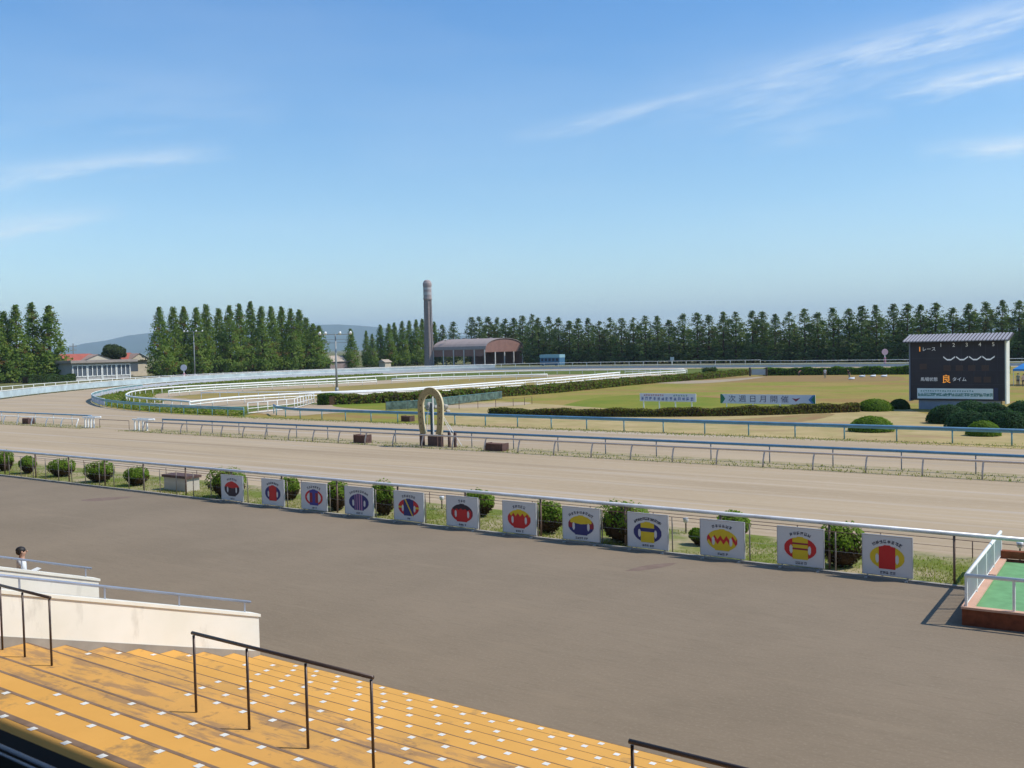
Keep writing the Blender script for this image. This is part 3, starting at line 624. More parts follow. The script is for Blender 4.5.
hedge('low green and rusty hedge running behind the blue infield rail', pxpoly([(494, 414.5), (520, 415.8), (600, 416.3), (680, 416.3), (760, 415), (800, 413.5), (856, 411.5)]), 1.5, .56, .74, H2+[TWG], 20000, .09)
hedge('long straight hedge slanting from the lamp post to the far infield', pxpoly([(330, 404), (400, 401.5), (440, 399), (502, 396), (560, 391.5), (636, 383.5), (690, 380), (743, 374.5)]), 4.2, 1.0, .85, [AZL[0], H2[0], H2[1], TWG], 34000, .14)
hedge('tall dense hedge at the far right of the infield', pxpoly([(764, 375.5), (830, 374.8), (905, 374.3), (1010, 373.5)]), 2.2, 1.25, 1.35, [AZL[0], DK[0]], 12000, .15)
hedge('dark shrub hedge under the conifers at the far left', [(-246, 128), (-247, 141)], 2.5, 1.8, 1.6, DK, 4000, .2)
hedge('boxy dark green hedge end by the lamp post', pxpoly([(323, 404.5), (334, 404.8)]), 1.8, 1.15, 1.2, [DK[0], AZL[0]], 2500, .1)
for px, lab in ((706, 'left of two tiny round shrubs on the far hedge line'), (713, 'right of two tiny round shrubs on the far hedge line')):
    c = at(px, 373.5); t = thing('round_shrub', 'dark '+lab, 'shrub', c, 0, 'tiny shrubs on the far hedge line'); b = MB(); bush_mesh(b, .8, .8, 1.25, 500, .12, DK, AZI); b.build('foliage', t)
# grass blades on the verge and ground cover tufts: too many to count
random.seed(9)
b = MB(); b.use(AZL[0])
VG = [leafmat('verge blade', (0.195, 0.260, 0.036), (0.325, 0.299, 0.083)), leafmat('verge blade pale', (.33, .29, .13), (.20, .21, .06))]
for i in range(42000):
    x = -62+68*random.random()**.8; y = 28.05+3.3*random.random()**1.3
    if math.sin(x*.9)+math.sin(x*.37+y)+random.uniform(-1, 1) < -.6: continue
    b.use(VG[0] if random.random() < .7 else VG[1]); s = random.uniform(.03, .09); a = random.uniform(0, 6.28); w = .014
    b.add([(x-w*math.cos(a), y-w*math.sin(a), 0), (x+w*math.cos(a), y+w*math.sin(a), 0), (x+random.uniform(-.05, .05), y+random.uniform(-.05, .05), s)], [(0, 1, 2)])
tag(b.build('grass'), 'short patchy grass blades on the verge behind the boards', 'grass', kind='stuff')
b = MB()
for i in range(14000):
    r_ = random.random()
    if r_ < .5: x = -150+210*random.random()**.8; y = random.choice((49.4+random.gauss(0, .25), 50.6+random.gauss(0, .5))); 
    else: x = -84+140*random.random(); y = 64.6+random.gauss(0, .5)
    if -85 < x < -79.5 and y < 55: continue
    b.use(VG[0] if random.random() < .6 else VG[1]); s = random.uniform(.03, .13); a = random.uniform(0, 6.28); w = .03
    b.add([(x-w*math.cos(a), y-w*math.sin(a), 0), (x+w*math.cos(a), y+w*math.sin(a), 0), (x+random.uniform(-.05, .05), y+random.uniform(-.05, .05), s)], [(0, 1, 2)])
tag(b.build('weeds'), 'thin weeds growing under the running rails', 'weeds', kind='stuff')
b = MB()
gp = [Vector(p) for p in GC]
for i in range(16000):
    k = random.randrange(1, 62); p = inn_s[min(k, len(inn_s)-1)]; cdir = (Vector((-115, 110))-p).normalized()
    q = p + cdir*random.uniform(.8, 8 if k > 12 else 4.5); 
    b.use([H2[0], AZL[0], VG[0], VG[1]][random.randrange(4)]); leaf(b, Vector((q.x+random.uniform(-1.5, 1.5), q.y+random.uniform(-.3, .3), random.uniform(.03, .35))), .16, Vector((0, 0, 1)))
tag(b.build('bend_ground_cover'), 'low green creeping plants inside the left bend', 'ground cover', kind='stuff')
# ------------------------------------------------------------------ silks boards
PAL = {'r': (.64, .022, .020), 'y': (.80, .57, .02), 'n': (.035, .035, .17), 'k': (.035, .018, .03), 'w': (.62, .64, .68), 'p': (.45, .22, .38), 'b': (.06, .05, .30), 'm': (.30, .02, .04)}
PM = {k: mat('silk paint '+n, PAL[k], .6, var=.08, scale=3) for k, n in dict(r='red', y='yellow', n='navy', k='black', w='white', p='pink', b='blue', m='maroon').items()}
BOARDM = mat('white board', (.74, .73, .72), .55, var=.06, scale=1.5)
def region(u, v):
    """u,v in -1..1 of the drawing box; returns 'body','yoke','sleeve' or None"""
    e = (u/.98)**2+((v-.0)/.92)**2
    if abs(u) < .46 and -.92 < v < .78: return 'body'
    if abs(u) < .18 and v < .98 and v > 0: return 'body'
    if e < 1 and v > .35: return 'body'
    if e < 1:
        uu = abs(u)-.56
        if (uu/.10)**2+((v+.1)/.36)**2 < 1: return None
        if abs(u) > .46: return 'sleeve'
    return None
def silk_color(k, u, v, reg):
    B = reg == 'body'; S = reg == 'sleeve'; out_ = abs(u) > .46
    zig = .17*(abs(((u*2.6+10.25) % 1)-.5)*2-.5)*2
    if k == 0: return 'r' if v > .1 + abs(u)*.2 else 'k'
    if k == 1: return 'r' if abs(u) < .46 else 'n'
    if k == 2: return ('b' if v > .55 or (abs(u) < .15) or v < -.6 else 'm') if abs(u) < .46 else ('r' if (u/.98)**2+(v/.92)**2 > .62 else None)
    if k == 3: return ('n' if int((u+1)*9) % 2 == 0 else 'p') if abs(u) < .42 else 'n'
    if k == 4: return ('y' if abs(u*.9+v*.35-.02) < .055 else 'n') if abs(u) < .46 else ('y' if -.1 < v < .08 else 'r')
    if k == 5: return 'k' if v > .40-abs(u)*.1+zig*.6 else ('r' if not S or abs(u) < .8 else 'm')
    if k == 6: return 'y' if v > .42+zig else 'r'
    if k == 7: return 'y' if v > .12+abs(u)*.15 and abs(u) < .8 else ('n' if abs(u) < .46 or v < -.25 else 'm')
    if k == 8: return ('n' if .05 < v < .40 else 'y') if abs(u) < .46 else 'n'
    if k == 9: return 'r' if abs(v-.02-zig*1.15) < .21 else 'y'
    if k == 10: return ('m' if abs(v-.38) < .075 or abs(v+.04) < .075 else 'y') if abs(u) < .46 else 'r'
    if k == 11: return 'r' if abs(u) < .46 else 'y'
BX = [(222.9, 244), (263.3, 285), (302.6, 327.5), (346, 373.8), (395, 424), (447.3, 478), (503.4, 536), (563.3, 599.6), (628, 667.7), (700.6, 744), (777.6, 823.3), (862.6, 912)]
NT = [(6, 3), (7, 0), (7, 3), (9, 4), (6, 2), (3, 4), (5, 4), (9, 6), (12, 5), (6, 4), (6, 4), (8, 5)]
BL = ['red shoulders over black body, far left of the row', 'red body and navy sleeves', 'maroon and blue body with thin red sleeves', 'navy with pink vertical stripes', 'navy body with diagonal yellow sash and red sleeves', 'black yoke on a red body', 'yellow zigzag yoke on a red body', 'yellow shoulders over a navy body', 'yellow body, navy hoop and navy sleeves', 'yellow oval crossed by a red zigzag', 'yellow body with two dark hoops and red sleeves', 'plain red body with yellow sleeves, far right']
INK = mat('sign ink', (.05, .05, .09), .6)
random.seed(21)
def glyph(b, cx, cz, s, y, rot=0.0):
    """small brush-like character made of strokes"""
    ca, sa = math.cos(rot), math.sin(rot)
    def st(x0, z0, x1, z1, w=.10):
        w *= s; dx, dz = x1-x0, z1-z0; l = math.hypot(dx, dz) or 1; nx, nz = -dz/l*w*.5, dx/l*w*.5
        pts = [(x0*s+nx, z0*s+nz), (x0*s-nx, z0*s-nz), (x1*s-nx, z1*s-nz), (x1*s+nx, z1*s+nz)]
        b.quad(*[(cx+p*ca-q*sa, y, cz+p*sa+q*ca) for p, q in pts])
    for zz in random.sample((-.42, -.2, .05, .25, .45), 3): st(-.45, zz, .45, zz+random.uniform(-.04, .04), .14)
    for xx in random.sample((-.35, -.1, .12, .35), 2): st(xx, -.5, xx+random.uniform(-.1, .1), .5, .14)
    if random.random() < .5: st(-.4, -.5, .1, .1, .13)
for k, (xa, xb) in enumerate(BX):
    Y = 27.80
    pm = (xa+xb)/2; pb = aty(xa, 520, Y); pe = aty(xb, 520, Y); w = pe.x-pb.x; cx = (pb.x+pe.x)/2; hB = 1.06; z0 = .10
    t = thing('silks_board', 'white board with jockey silks: '+BL[k], 'board', (cx, Y, 0), 0, 'jockey silks boards along the fence')
    if k == 1: t['label'] = 'white board with jockey silks: red body and navy sleeves'
    b = mb(BOARDM); b.box((-w/2, -.02, z0), (w/2, .02, z0+hB)); b.build('panel', t)
    b = mb(mat('aluminium edge', (.5, .5, .52), .4, metal=.4))
    for (x0, x1, zz0, zz1) in ((-w/2-.015, w/2+.015, z0+hB, z0+hB+.02), (-w/2-.015, w/2+.015, z0-.02, z0), (-w/2-.017, -w/2, z0, z0+hB), (w/2, w/2+.017, z0, z0+hB)):
        b.box((x0, -.03, zz0), (x1, .03, zz1))
    b.build('frame', t)
    b = mb(RUST)
    for sx in (-1, 1):
        b = mb(mat('board leg', (.45, .42, .38), .7)); b.box((sx*(w/2-.12)-.02, -.015, 0), (sx*(w/2-.12)+.02, .015, z0-.02)); b.box((sx*(w/2-.12)-.03, -.22, 0), (sx*(w/2-.12)+.03, .12, .03)); b.build('foot', t)
    b = MB(); n = 64; ew, eh = w*.36, hB*.325; ez = z0+hB*.455
    for i in range(n):
        for j in range(n):
            u = -1+2*(i+.5)/n; v = -1+2*(j+.5)/n; rg = region(u, v)
            if not rg: continue
            c_ = silk_color(k, u, v, rg)
            if c_ is None: continue
            b.use(PM[c_]); x0, x1 = -ew+2*ew*i/n, -ew+2*ew*(i+1)/n; zz0, zz1 = ez-eh+2*eh*j/n, ez-eh+2*eh*(j+1)/n
            b.quad((x0, -.024, zz0), (x1, -.024, zz0), (x1, -.024, zz1), (x0, -.024, zz1))
    b.build('silks_picture', t)
    b = mb(INK); na, nb_ = NT[k]
    for i in range(na):
        f = (i-(na-1)/2); an = f*.17 if na < 10 else f*.13
        glyph(b, math.sin(an)*w*.47*1.02, z0+hB*.42+math.cos(an)*hB*.44, .088, -.025, -an)
    b.build('title_lettering', t); b = mb(INK)
    for i in range(nb_): glyph(b, (i-(nb_-1)/2)*.075+(.04 if i > nb_/2 else 0), z0+hB*.065, .068, -.025)
    if nb_: b.build('name_lettering', t)
# little spot lamps and utility box on the verge
for i, (px, py, lab) in enumerate(((375, 505, 'left of the navy striped board'), (442, 509, 'just left of the black and red silks board'), (686, 533, 'between the navy-hooped and zigzag boards'), (1020, 560, 'by the green platform'))):
    p = at(px, py); t = thing('spot_lamp', 'small grey spot lamp on a stake, '+lab, 'lamp', (p.x, max(29.5, p.y), 0), 0, 'small spot lamps on the verge')
    b = mb(DKB); b.tube([(0, 0, 0), (0, 0, .38)], .025, 6); b.build('stake', t)
    b = mb(STEEL); b.lathe([(.03, .34), (.08, .38), (.10, .50), (.085, .52)], 0, 0, 10); b.build('lamp_head', t, True)
p = at(181, 490); t = thing('utility_box', 'cream box with dark brown lid on the verge left of the boards', 'box', (p.x, p.y, 0))
b = mb(mat('cream box paint', (.55, .50, .42), .7, var=.15)); b.box((-.9, -.3, 0), (.9, .4, .62)); b.build('body', t)
b = mb(RUST); b.box((-1.0, -.36, .62), (1.0, .46, .74)); b.build('lid', t)
# ------------------------------------------------------------------ brown crates by the rails
CR = mat('brown crate', (.17, .085, .06), .8, var=.3, scale=5)
def crate(px0, px1, top, base, label):
    c = at((px0+px1)/2, base); d = (c-CP).dot(fwd); w = (px1-px0)*d/F*1.1; h = (base-top)*d/F
    t = thing('wooden_crate', label, 'crate', (c.x, c.y+.25, 0), 0, 'brown crates by the running rails')
    b = mb(CR)
    for i in range(4): b.box((-w/2, -.3, .02+i*h/4), (w/2, .3, (i+.86)*h/4))
    b.box((-w/2+.02, -.28, .01), (w/2-.02, .28, h-.03)); b.build('slats', t)
    b = mb(RUST)
    for sx in (-w/2-.03, w/2-.03): b.box((sx, -.33, 0), (sx+.06, .33, h+.02))
    b.build('end_battens', t)
crate(353, 367, 435, 443, 'brown slatted crate under the running rail, left of the horseshoe')
crate(485, 504, 443.5, 451, 'brown slatted crate under the running rail, right of the horseshoe')
crate(401, 411, 416, 421.5, 'small dark crate at the blue infield rail behind the horseshoe')
crate(21, 31, 418.5, 424, 'small brown crate by the rail at the far left')
c = at(407, 414); t = thing('rubble_heap', 'pale heap of stones beyond the blue infield rail', 'stones', (c.x+2, c.y+2, 0)); random.seed(3); b = mb(mat('pale stone', (.5, .46, .4), .9, var=.3, scale=3))
for i in range(14): b.ball((random.uniform(-1.4, 1.4), random.uniform(-.6, .6), random.uniform(.1, .8)), (random.uniform(.2, .45), .3, random.uniform(.15, .3)), 6, 5)
b.build('stones', t)
# ------------------------------------------------------------------ horseshoe winning post
Y = 50.5; a0 = aty(418, 420, Y); a1 = aty(443, 420, Y); wS = a1.x-a0.x; cx = (a0.x+a1.x)/2+.05
ztop = aty(430, 387.3, Y).z; zb = aty(431, 434, Y).z
GOLD = mat('gold mosaic', (.42, .305, .135), .7, scale=9, col2=(.27, .19, .085), detail=3, bump=.3, spots=[(18, .5, .7, (.55, .45, .22), .5)])
t = thing('horseshoe_monument', 'gold horseshoe winning post monument standing over the running rails', 'monument', (cx, Y, 0))
hS = ztop-zb; R = wS/2; arm = wS*.215
def shoe(off):
    pts = []
    n = 28
    for i in range(n+1):
        a = math.pi*i/n            # top arc from right to left
        pts.append((math.cos(a)*(R-off), zb+hS*.60+math.sin(a)*(hS*.40-off)))
    rgt = [(R*.84-off*(1 if off else 0), zb), (R*.93-off, zb+hS*.15), (R*.985-off, zb+hS*.35)]
    lft = [(-x, z) for x, z in rgt][::-1]
    return rgt+pts+lft
o_, i_ = shoe(0), shoe(arm); n = len(o_); D = .075
b = mb(GOLD); vs = []
for (x, z) in o_: vs += [(x, -D, z), (x, D, z)]
for (x, z) in i_: vs += [(x, -D, z), (x, D, z)]
fs = []
for k in range(n-1):
    a = 2*k; c = 2*(k+1); e = 2*n
    fs += [(a, c, e+c, e+a), (a+1, e+a+1, e+c+1, c+1)]
b.add(vs, fs)
b.use(mat('cream shoe edge', (.68, .58, .36), .6, var=.15, scale=4))
fs = []
for k in range(n-1):
    a = 2*k; c = 2*(k+1); e = 2*n
    fs += [(a, a+1, c+1, c), (e+a, e+c, e+c+1, e+a+1)]
fs += [(0, 2*n, 2*n+1, 1), (2*n-2, 2*n-1, 4*n-1, 4*n-2)]
b.add(vs, fs); b.build('horseshoe', t)
mat('nail hole', (.10, .07, .03), .8)
for sx in (-1, 1):
    for q in range(5):
        z = zb+hS*(.2+.13*q); x = sx*(R*.96-arm*.5)*(1 if q < 4 else .9); b = mb(MATS['nail hole']); b.box((x-.035, -D-.006, z), (x+.035, -D-.002, z+.11)); b.build('nail_hole', t)
for sx in (-1, 1):
    b = mb(RUST); b.box((sx*R*.74-.13, -.12, 0), (sx*R*.74+.13, .12, zb-.002)); b.build('leg', t)
b = mb(RUST); b.box((-.42, .1, 0), (.42, .6, zb*.8)); b.build('base_box', t)
b = mb(mat('dark blue mirror', (.02, .05, .06), .6)); b.box((-.17, .12, zb*.8), (.02, .20, zb+hS*.66)); b.build('mirror_strip', t)
b = mb(WHITE); b.box((.025, .12, zb*.9), (.10, .18, zb+hS*.80)); b.tube([(-R*.6, .3, zb+.1), (-.5, .3, zb+hS*.5)], .02, 5); b.build('winning_post', t)
for q, dx in enumerate((R+.45, R+.95)):
    b = mb(RUST); b.box((dx-.07, -.07, 0), (dx+.07, .07, .98)); b.build('side_post', t)
b = mb(WHITE); b.tube([(R*.7, .3, 1.9), (R+.9, .3, .1)], .02, 5); b.tube([(R*.8, .3, 1.9), (R+1.25, .3, .1)], .02, 5); b.build('stay', t)
# ------------------------------------------------------------------ text
def text_mesh(body, size, m, name, parent, loc, rot=(math.pi/2, 0, 0), sx=1.0, extr=.004, align='CENTER'):
    cu = bpy.data.curves.new(name, 'FONT'); cu.body = body; cu.size = size; cu.extrude = extr; cu.align_x = align; cu.align_y = 'CENTER'
    o = bpy.data.objects.new(name, cu); COL.objects.link(o); bpy.context.view_layer.update()
    me = bpy.data.meshes.new_from_object(o.evaluated_get(bpy.context.evaluated_depsgraph_get())); bpy.data.objects.remove(o)
    me.materials.clear(); me.materials.append(m)
    q = bpy.data.objects.new(name, me); COL.objects.link(q); q.parent = parent; q.location = loc; q.rotation_euler = rot; q.scale = (sx, 1, 1)
    return q
# ------------------------------------------------------------------ scoreboard
Y = 95.0
xl = aty(910.5, 370, Y).x; xr = aty(1005, 370, Y).x; w = xr-xl
zt = aty(957, 341.5, Y).z; zb = aty(957, 400.5, Y).z
t = thing('scoreboard', 'big dark race result scoreboard with corrugated roof behind the shrubs', 'scoreboard', (xl, Y, 0))
DARK = mat('dark display', (.022, .018, .032), .45, var=.25, scale=1.2)
b = mb(DARK); b.box((0, 0, zb), (w, 1.1, zt)); b.build('display_panel', t)
b = mb(mat('display cell lines', (.045, .04, .06), .6))
for z in (.72, .50, .27): b.box((.1, -.012, zb+(zt-zb)*z), (w-.1, 0, zb+(zt-zb)*z+.03))
for q in range(1, 6): b.box((w*(.30+q*.125), -.010, zb+(zt-zb)*.30), (w*(.30+q*.125)+.03, 0, zb+(zt-zb)*.95))
b.build('display_grid', t)
b = mb(mat('pale side cladding', (.72, .72, .64), .6, var=.1)); b.box((w+.002, -.05, zb-.25), (w+.12, 1.25, zt)); b.build('side_panel', t)
b = mb(mat('dark side trim', (.18, .2, .26), .6)); b.box((-.12, -.05, zb-.1), (-.002, 1.1, zt)); b.build('side_panel', t)
b = mb(mat('roof sheet', (.40, .38, .40), .6, var=.1)); n = 30; y0r, y1r = -.75, 1.5; zr0, zr1 = zt+.02, zt+.62
for i in range(n):
    xa_, xb_ = -.45+(w+.9)*i/n, -.45+(w+.9)*(i+.55)/n
    b.add([(xa_, y0r, zr0), (xb_, y0r, zr0), (xb_, y1r, zr1), (xa_, y1r, zr1), (xa_, y0r, zr0+.09), (xb_, y0r, zr0+.09), (xb_, y1r, zr1+.09), (xa_, y1r, zr1+.09)], [(0,3,2,1),(4,5,6,7),(0,1,5,4),(1,2,6,5),(2,3,7,6),(3,0,4,7)])
b.use(mat('roof valley', (.07, .065, .075), .7)); b.add([(-.46, y0r+.01, zr0-.04), (w+.46, y0r+.01, zr0-.04), (w+.46, y1r, zr1-.04), (-.46, y1r, zr1-.04), (-.46, y0r+.01, zr0+.03), (w+.46, y0r+.01, zr0+.03), (w+.46, y1r, zr1+.03), (-.46, y1r, zr1+.03)], [(0,3,2,1),(4,5,6,7),(0,1,5,4),(1,2,6,5),(2,3,7,6),(3,0,4,7)])
b.build('roof', t)
b = mb(mat('plinth', (.30, .32, .38), .8, var=.15)); b.box((.65, .15, 0), (w-.4, .9, zb-.002)); b.build('plinth', t)
DB = mat('dark blue surround', (.03, .035, .09), .6)
bzt, bzb = aty(957, 388.5, Y).z, aty(957, 398.8, Y).z
b = mb(mat('white banner', (.78, .84, .84), .6)); b.box((w*.075, -.06, bzb), (w*.88, -.02, bzt)); b.build('banner', t)
b = mb(DB); b.box((w*.885, -.03, bzb-.1), (w*.93, -.001, bzt+.05)); b.build('banner_end', t)
GRN = mat('green lettering', (.05, .27, .22), .6); PALEGLOW = mat('pale numeral glow', (.85, .85, .87), .5, emit=.12); AMB = mat('amber lamps', (.9, .33, .04), .5, emit=.7); DAM = mat('dim lamps', (.07, .04, .035), .6)  # pale numerals and lettering carry a slight added glow, they are no lamps
b = mb(GRN); random.seed(4)
for i in range(24): glyph(b, w*.10+i*(w*.76/23), bzb+.36, .27, -.066)
for i in range(22):
    glyph(b, w*.12+i*(w*.55/21), bzt-.22, .13, -.066)
b.build('banner_lettering', t)
HZ = zt-zb
for i, ch in enumerate('12345'): text_mesh(ch, .46, PALEGLOW, 'column_numeral', t, (w*(.335+i*.137), -.02, zb+HZ*.940))
text_mesh('1', .62, AMB, 'race_numeral', t, (w*.105, -.02, zb+HZ*.875))
text_mesh('レース', .40, PALEGLOW, 'race_lettering', t, (w*.205, -.02, zb+HZ*.875))
text_mesh('馬場状態', .37, PALEGLOW, 'going_lettering', t, (w*.205, -.02, zb+HZ*.355))
text_mesh('良', .78, AMB, 'going_state', t, (w*.39, -.02, zb+HZ*.355))
text_mesh('タイム', .40, PALEGLOW, 'time_lettering', t, (w*.53, -.02, zb+HZ*.355))
b = mb(PALEGLOW); zz = zb+HZ*.715
for i in range(4):
    x = w*(.36+.137*i); dx = w*.137
    for (xa_, za_, xb_, zb_) in ((x, .14, x+dx*.30, -.12), (x+dx*.30, -.12, x+dx*.60, -.12), (x+dx*.60, -.12, x+dx*.92, .14)):
        b.add([(xa_, -.02, zz+za_-.06), (xb_, -.02, zz+zb_-.06), (xb_, -.02, zz+zb_+.06), (xa_, -.02, zz+za_+.06)], [(0, 1, 2, 3)])
b.build('margin_marks', t)
b = mb(DAM)
for (x, z) in ((.14, .58), (.40, .55), (.53, .55), (.66, .55), (.80, .55), (.82, .355), (.72, .355)): b.box((w*x-.3, -.014, zb+HZ*z-.25), (w*x+.3, -.001, zb+HZ*z+.25))
b.build('unlit_lamps', t)
# ------------------------------------------------------------------ infield banners
def banner(px0, px1, top, bot, basey, Yadd, label, legs):
    c0 = at(px0, basey); Yb = (at(px0, basey).y+at(px1, basey).y)/2+Yadd
    a = aty(px0, (top+bot)/2, Yb); e = aty(px1, (top+bot)/2, Yb); z1 = aty((px0+px1)/2, top, Yb).z; z0 = aty((px0+px1)/2, bot, Yb).z
    w = e.x-a.x; t = thing('banner_sign', label, 'sign', (a.x, Yb, 0), 0, 'long signs in the infield')
    b = mb(mat('banner cloth', (.66, .69, .76), .65, var=.06, scale=1)); b.box((0, -.03, z0), (w, .03, z1)); b.build('panel', t)
    for i in range(legs):
        x = w*(.07+.86*i/(legs-1)); b = mb(WHITE); b.box((x-.05, -.08, 0), (x+.05, -.032, z0+.1)); b.build('leg', t)
    return t, w, z0, z1
t, w, z0, z1 = banner(640, 696, 393.5, 401.5, 409.5, 0, 'white sign on four legs with faded red and blue lettering in the infield', 4)
random.seed(8); b = mb(mat('faded blue ink', (.10, .16, .42), .6))
for i in range(13): glyph(b, w*.05+i*(w*.9/12)*.98, z0+(z1-z0)*.34, .30, -.036)
b.build('blue_lettering', t)
b = mb(mat('faded red ink', (.5, .12, .16), .6))
for i in range(9): glyph(b, w*.09+i*(w*.33/8), z0+(z1-z0)*.76, .17, -.036)
b.use(mat('faded green ink', (.1, .3, .2), .6))
for i in range(6): glyph(b, w*.62+i*(w*.22/5), z0+(z1-z0)*.76, .16, -.036)
b.build('red_and_green_lettering', t)
t, w, z0, z1 = banner(720.5, 815.5, 394.5, 404, 411, 0, 'long white banner with dark kanji and green arrow ends in the infield', 4)
hh = z1-z0
b = mb(mat('banner green', (.02, .17, .09), .6)); b.box((0, -.036, z0), (w*.02, -.031, z1)); b.add([(w*.02, -.034, z0), (w*.055, -.034, (z0+z1)/2), (w*.02, -.034, z1)], [(0, 1, 2)])
b.add([(w, -.034, z0), (w, -.034, z1), (w*.955, -.034, (z0+z1)/2)], [(0, 1, 2)]); b.use(mat('banner blue', (.08, .22, .48), .6)); b.add([(w, -.037, z0), (w*.955, -.033, (z0+z1)/2), (w, -.033, z1), (w*.975, -.033, z1), (w*.93, -.033, (z0+z1)/2), (w*.975, -.033, z0)], [(1, 2, 3, 4), (0, 1, 4, 5)])
b.build('end_arrows', t)
KAN = mat('dark kanji ink', (.05, .06, .13), .6)
for i, ch in enumerate('次週日月開催'): text_mesh(ch, hh*.78, KAN, 'kanji', t, (w*(.13+i*.112), -.034, (z0+z1)/2-.02), sx=1.15)
b = mb(mat('dark red mark', (.25, .04, .07), .6)); x = w*.805; z = (z0+z1)/2
b.quad((x-.38, -.036, z+.13), (x-.05, -.036, z-.16), (x+.05, -.036, z-.16), (x, -.036, z+.06)); b.quad((x+.42, -.036, z+.18), (x, -.036, z+.06), (x+.05, -.036, z-.16)); b.build('red_mark', t)
# ------------------------------------------------------------------ platform on the right
X0, Y0, Y1 = -5.70, 24.17, 31.2
p_c = at(962, 625); X0, Y0 = p_c.x, p_c.y; pf = at(998, 558.5, .36); Y1 = pf.y
t = thing('viewing_platform', 'low green-floored platform with red brick sides and white railing at the right', 'platform', (X0, Y0, 0), math.atan2(X0-pf.x, Y1-Y0))
XW = 9.0; DY = math.hypot(X0-pf.x, Y1-Y0)
b = mb(BRICK); b.box((0, 0, 0), (XW, .22, .37)); b.box((0, .222, 0), (.22, DY, .37)); b.box((.222, DY-.22, 0), (XW, DY, .37)); b.build('brick_side', t)
b = mb(CAPP); b.box((-.02, -.02, .37), (XW, .16, .42)); b.box((-.02, .162, .37), (.24, DY+.02, .42)); b.build('coping', t)
b = mb(GREEN); b.box((.222, .222, 0), (XW, DY-.222, .34)); b.build('floor_mat', t)
b = mb(BRICK); b.box((.0, DY-.2, .421), (XW, DY+.01, .62)); b.build('rear_kerb', t)
hr = 1.12
def rail_parts(pts, name='railing'):
    b = mb(WHITE)
    b.tube([(x, y, hr) for x, y in pts], .045, 8)
    b.build('hand_rail', t, True)
rail_parts([(.08, .08), (.08, DY-.1)]); rail_parts([(.08, .08), (XW, .08)])
for y in (.08, DY*.26, DY*.51, DY*.75, DY-.1):
    b = mb(WHITE); b.tube([(.08, y, .42), (.08, y, hr)], .032, 8); b.build('post', t)
for x in (1.05, 2.5, 4, 5.5): 
    b = mb(WHITE); b.tube([(x, .08, .42), (x, .08, hr)], .032, 8); b.build('post', t)
b = mb(WHITE)
y = .3
while y < DY-.2: b.tube([(.08, y, .47), (.08, y, hr-.02)], .014, 5); y += .15
b.tube([(.08, .08, .47), (.08, DY-.1, .47)], .016, 5); b.build('balusters', t)
# ------------------------------------------------------------------ lamp posts, tower, shed, buildings
GAL = mat('lamp post grey', (.30, .31, .30), .5, metal=.3, var=.15)
def lamp_post(px, top, base, label, arm=2.4, D=None):
    c = at(px, base); zt = aty(px, top, c.y).z
    t = thing('floodlight_post', label, 'lamp post', (c.x, c.y, 0), AZ*1.0, 'floodlight posts around the track')
    b = mb(GAL); b.tube([(0, 0, 0), (0, 0, zt*.4), (0, 0, zt)], [.20, .15, .09], 10); b.tube([(0, 0, 0), (0, 0, .9)], .27, 10); b.build('pole', t, True)
    b = mb(GAL); b.tube([(-arm*.9, 0, zt-.05), (arm*.9, 0, zt-.05)], .06, 6); b.tube([(-arm*.8, 0, zt-1.3), (arm*.8, 0, zt-1.3)], .035, 6); b.tube([(-arm*.8, 0, zt-.8), (arm*.8, 0, zt-.8)], .03, 6); b.build('cross_arm', t)
    me = None
    for x in (-arm*.95, -arm*.6, arm*.3, arm*.95):
        b = mb(WHITE); b.tube([(x, .2, zt+.35), (x, -.1, zt+.2), (x, -.35, zt+.05)], [.08, .18, .24], 10); b.build('floodlight', t, True)
    return t
lamp_post(337, 334, 393.5, 'tall floodlight pole with a cluster of white lamps at the hedge corner')
lamp_post(195, 331.5, 377, 'distant floodlight pole in front of the dense conifers', 2.6)
lamp_post(446, 340, 366, 'thin pale pole in front of the arched shed', .35)
c = at(429.3, 366.3); Dp = (c-CP).dot(fwd); zt = aty(428, 280, c.y).z; r = 4.2*Dp/F
t = thing('brick_tower', 'tall slim brown chimney-like tower with a wider drum top left of the shed', 'tower', (c.x, c.y, 0))
TW = mat('tower tile', (.35, .295, .275), .85, scale=.9, col2=(.26, .215, .205), stretch=(1, 1, 3))
zd = zt-(zt)*.225
b = mb(TW); b.lathe([(r*1.12, 0), (r*.98, 3), (r*.92, 8), (r*.80, zd*.7), (r*.78, zd)], 0, 0, 12)
for k in range(8):
    a = k*math.pi/4; b.tube([(math.cos(a)*r*1.08, math.sin(a)*r*1.08, 0), (math.cos(a)*r*.84, math.sin(a)*r*.84, zd)], r*.10, 5)
b.build('shaft', t)
b = mb(mat('tower drum', (.40, .33, .315), .85, var=.2, scale=1)); b.lathe([(r*.80, zd-.3), (r*1.05, zd), (r*1.05, zd+.5), (r*.98, zd+.55), (r*.98, zt-2.2), (r*1.06, zt-2.1), (r*1.06, zt-1.2), (r*.8, zt-.4), (r*.5, zt), (.05, zt+.05)], 0, 0, 20); b.build('drum', t)
b = mb(mat('drum bands', (.45, .43, .43), .8)); b.lathe([(r*1.0, zd+1.6), (r*1.01, zd+1.6), (r*1.01, zd+2.5), (r*1.0, zd+2.5)], 0, 0, 20); b.lathe([(r*1.0, zt-3.4), (r*1.015, zt-3.4), (r*1.015, zt-2.7), (r*1.0, zt-2.7)], 0, 0, 20); b.build('bands', t)
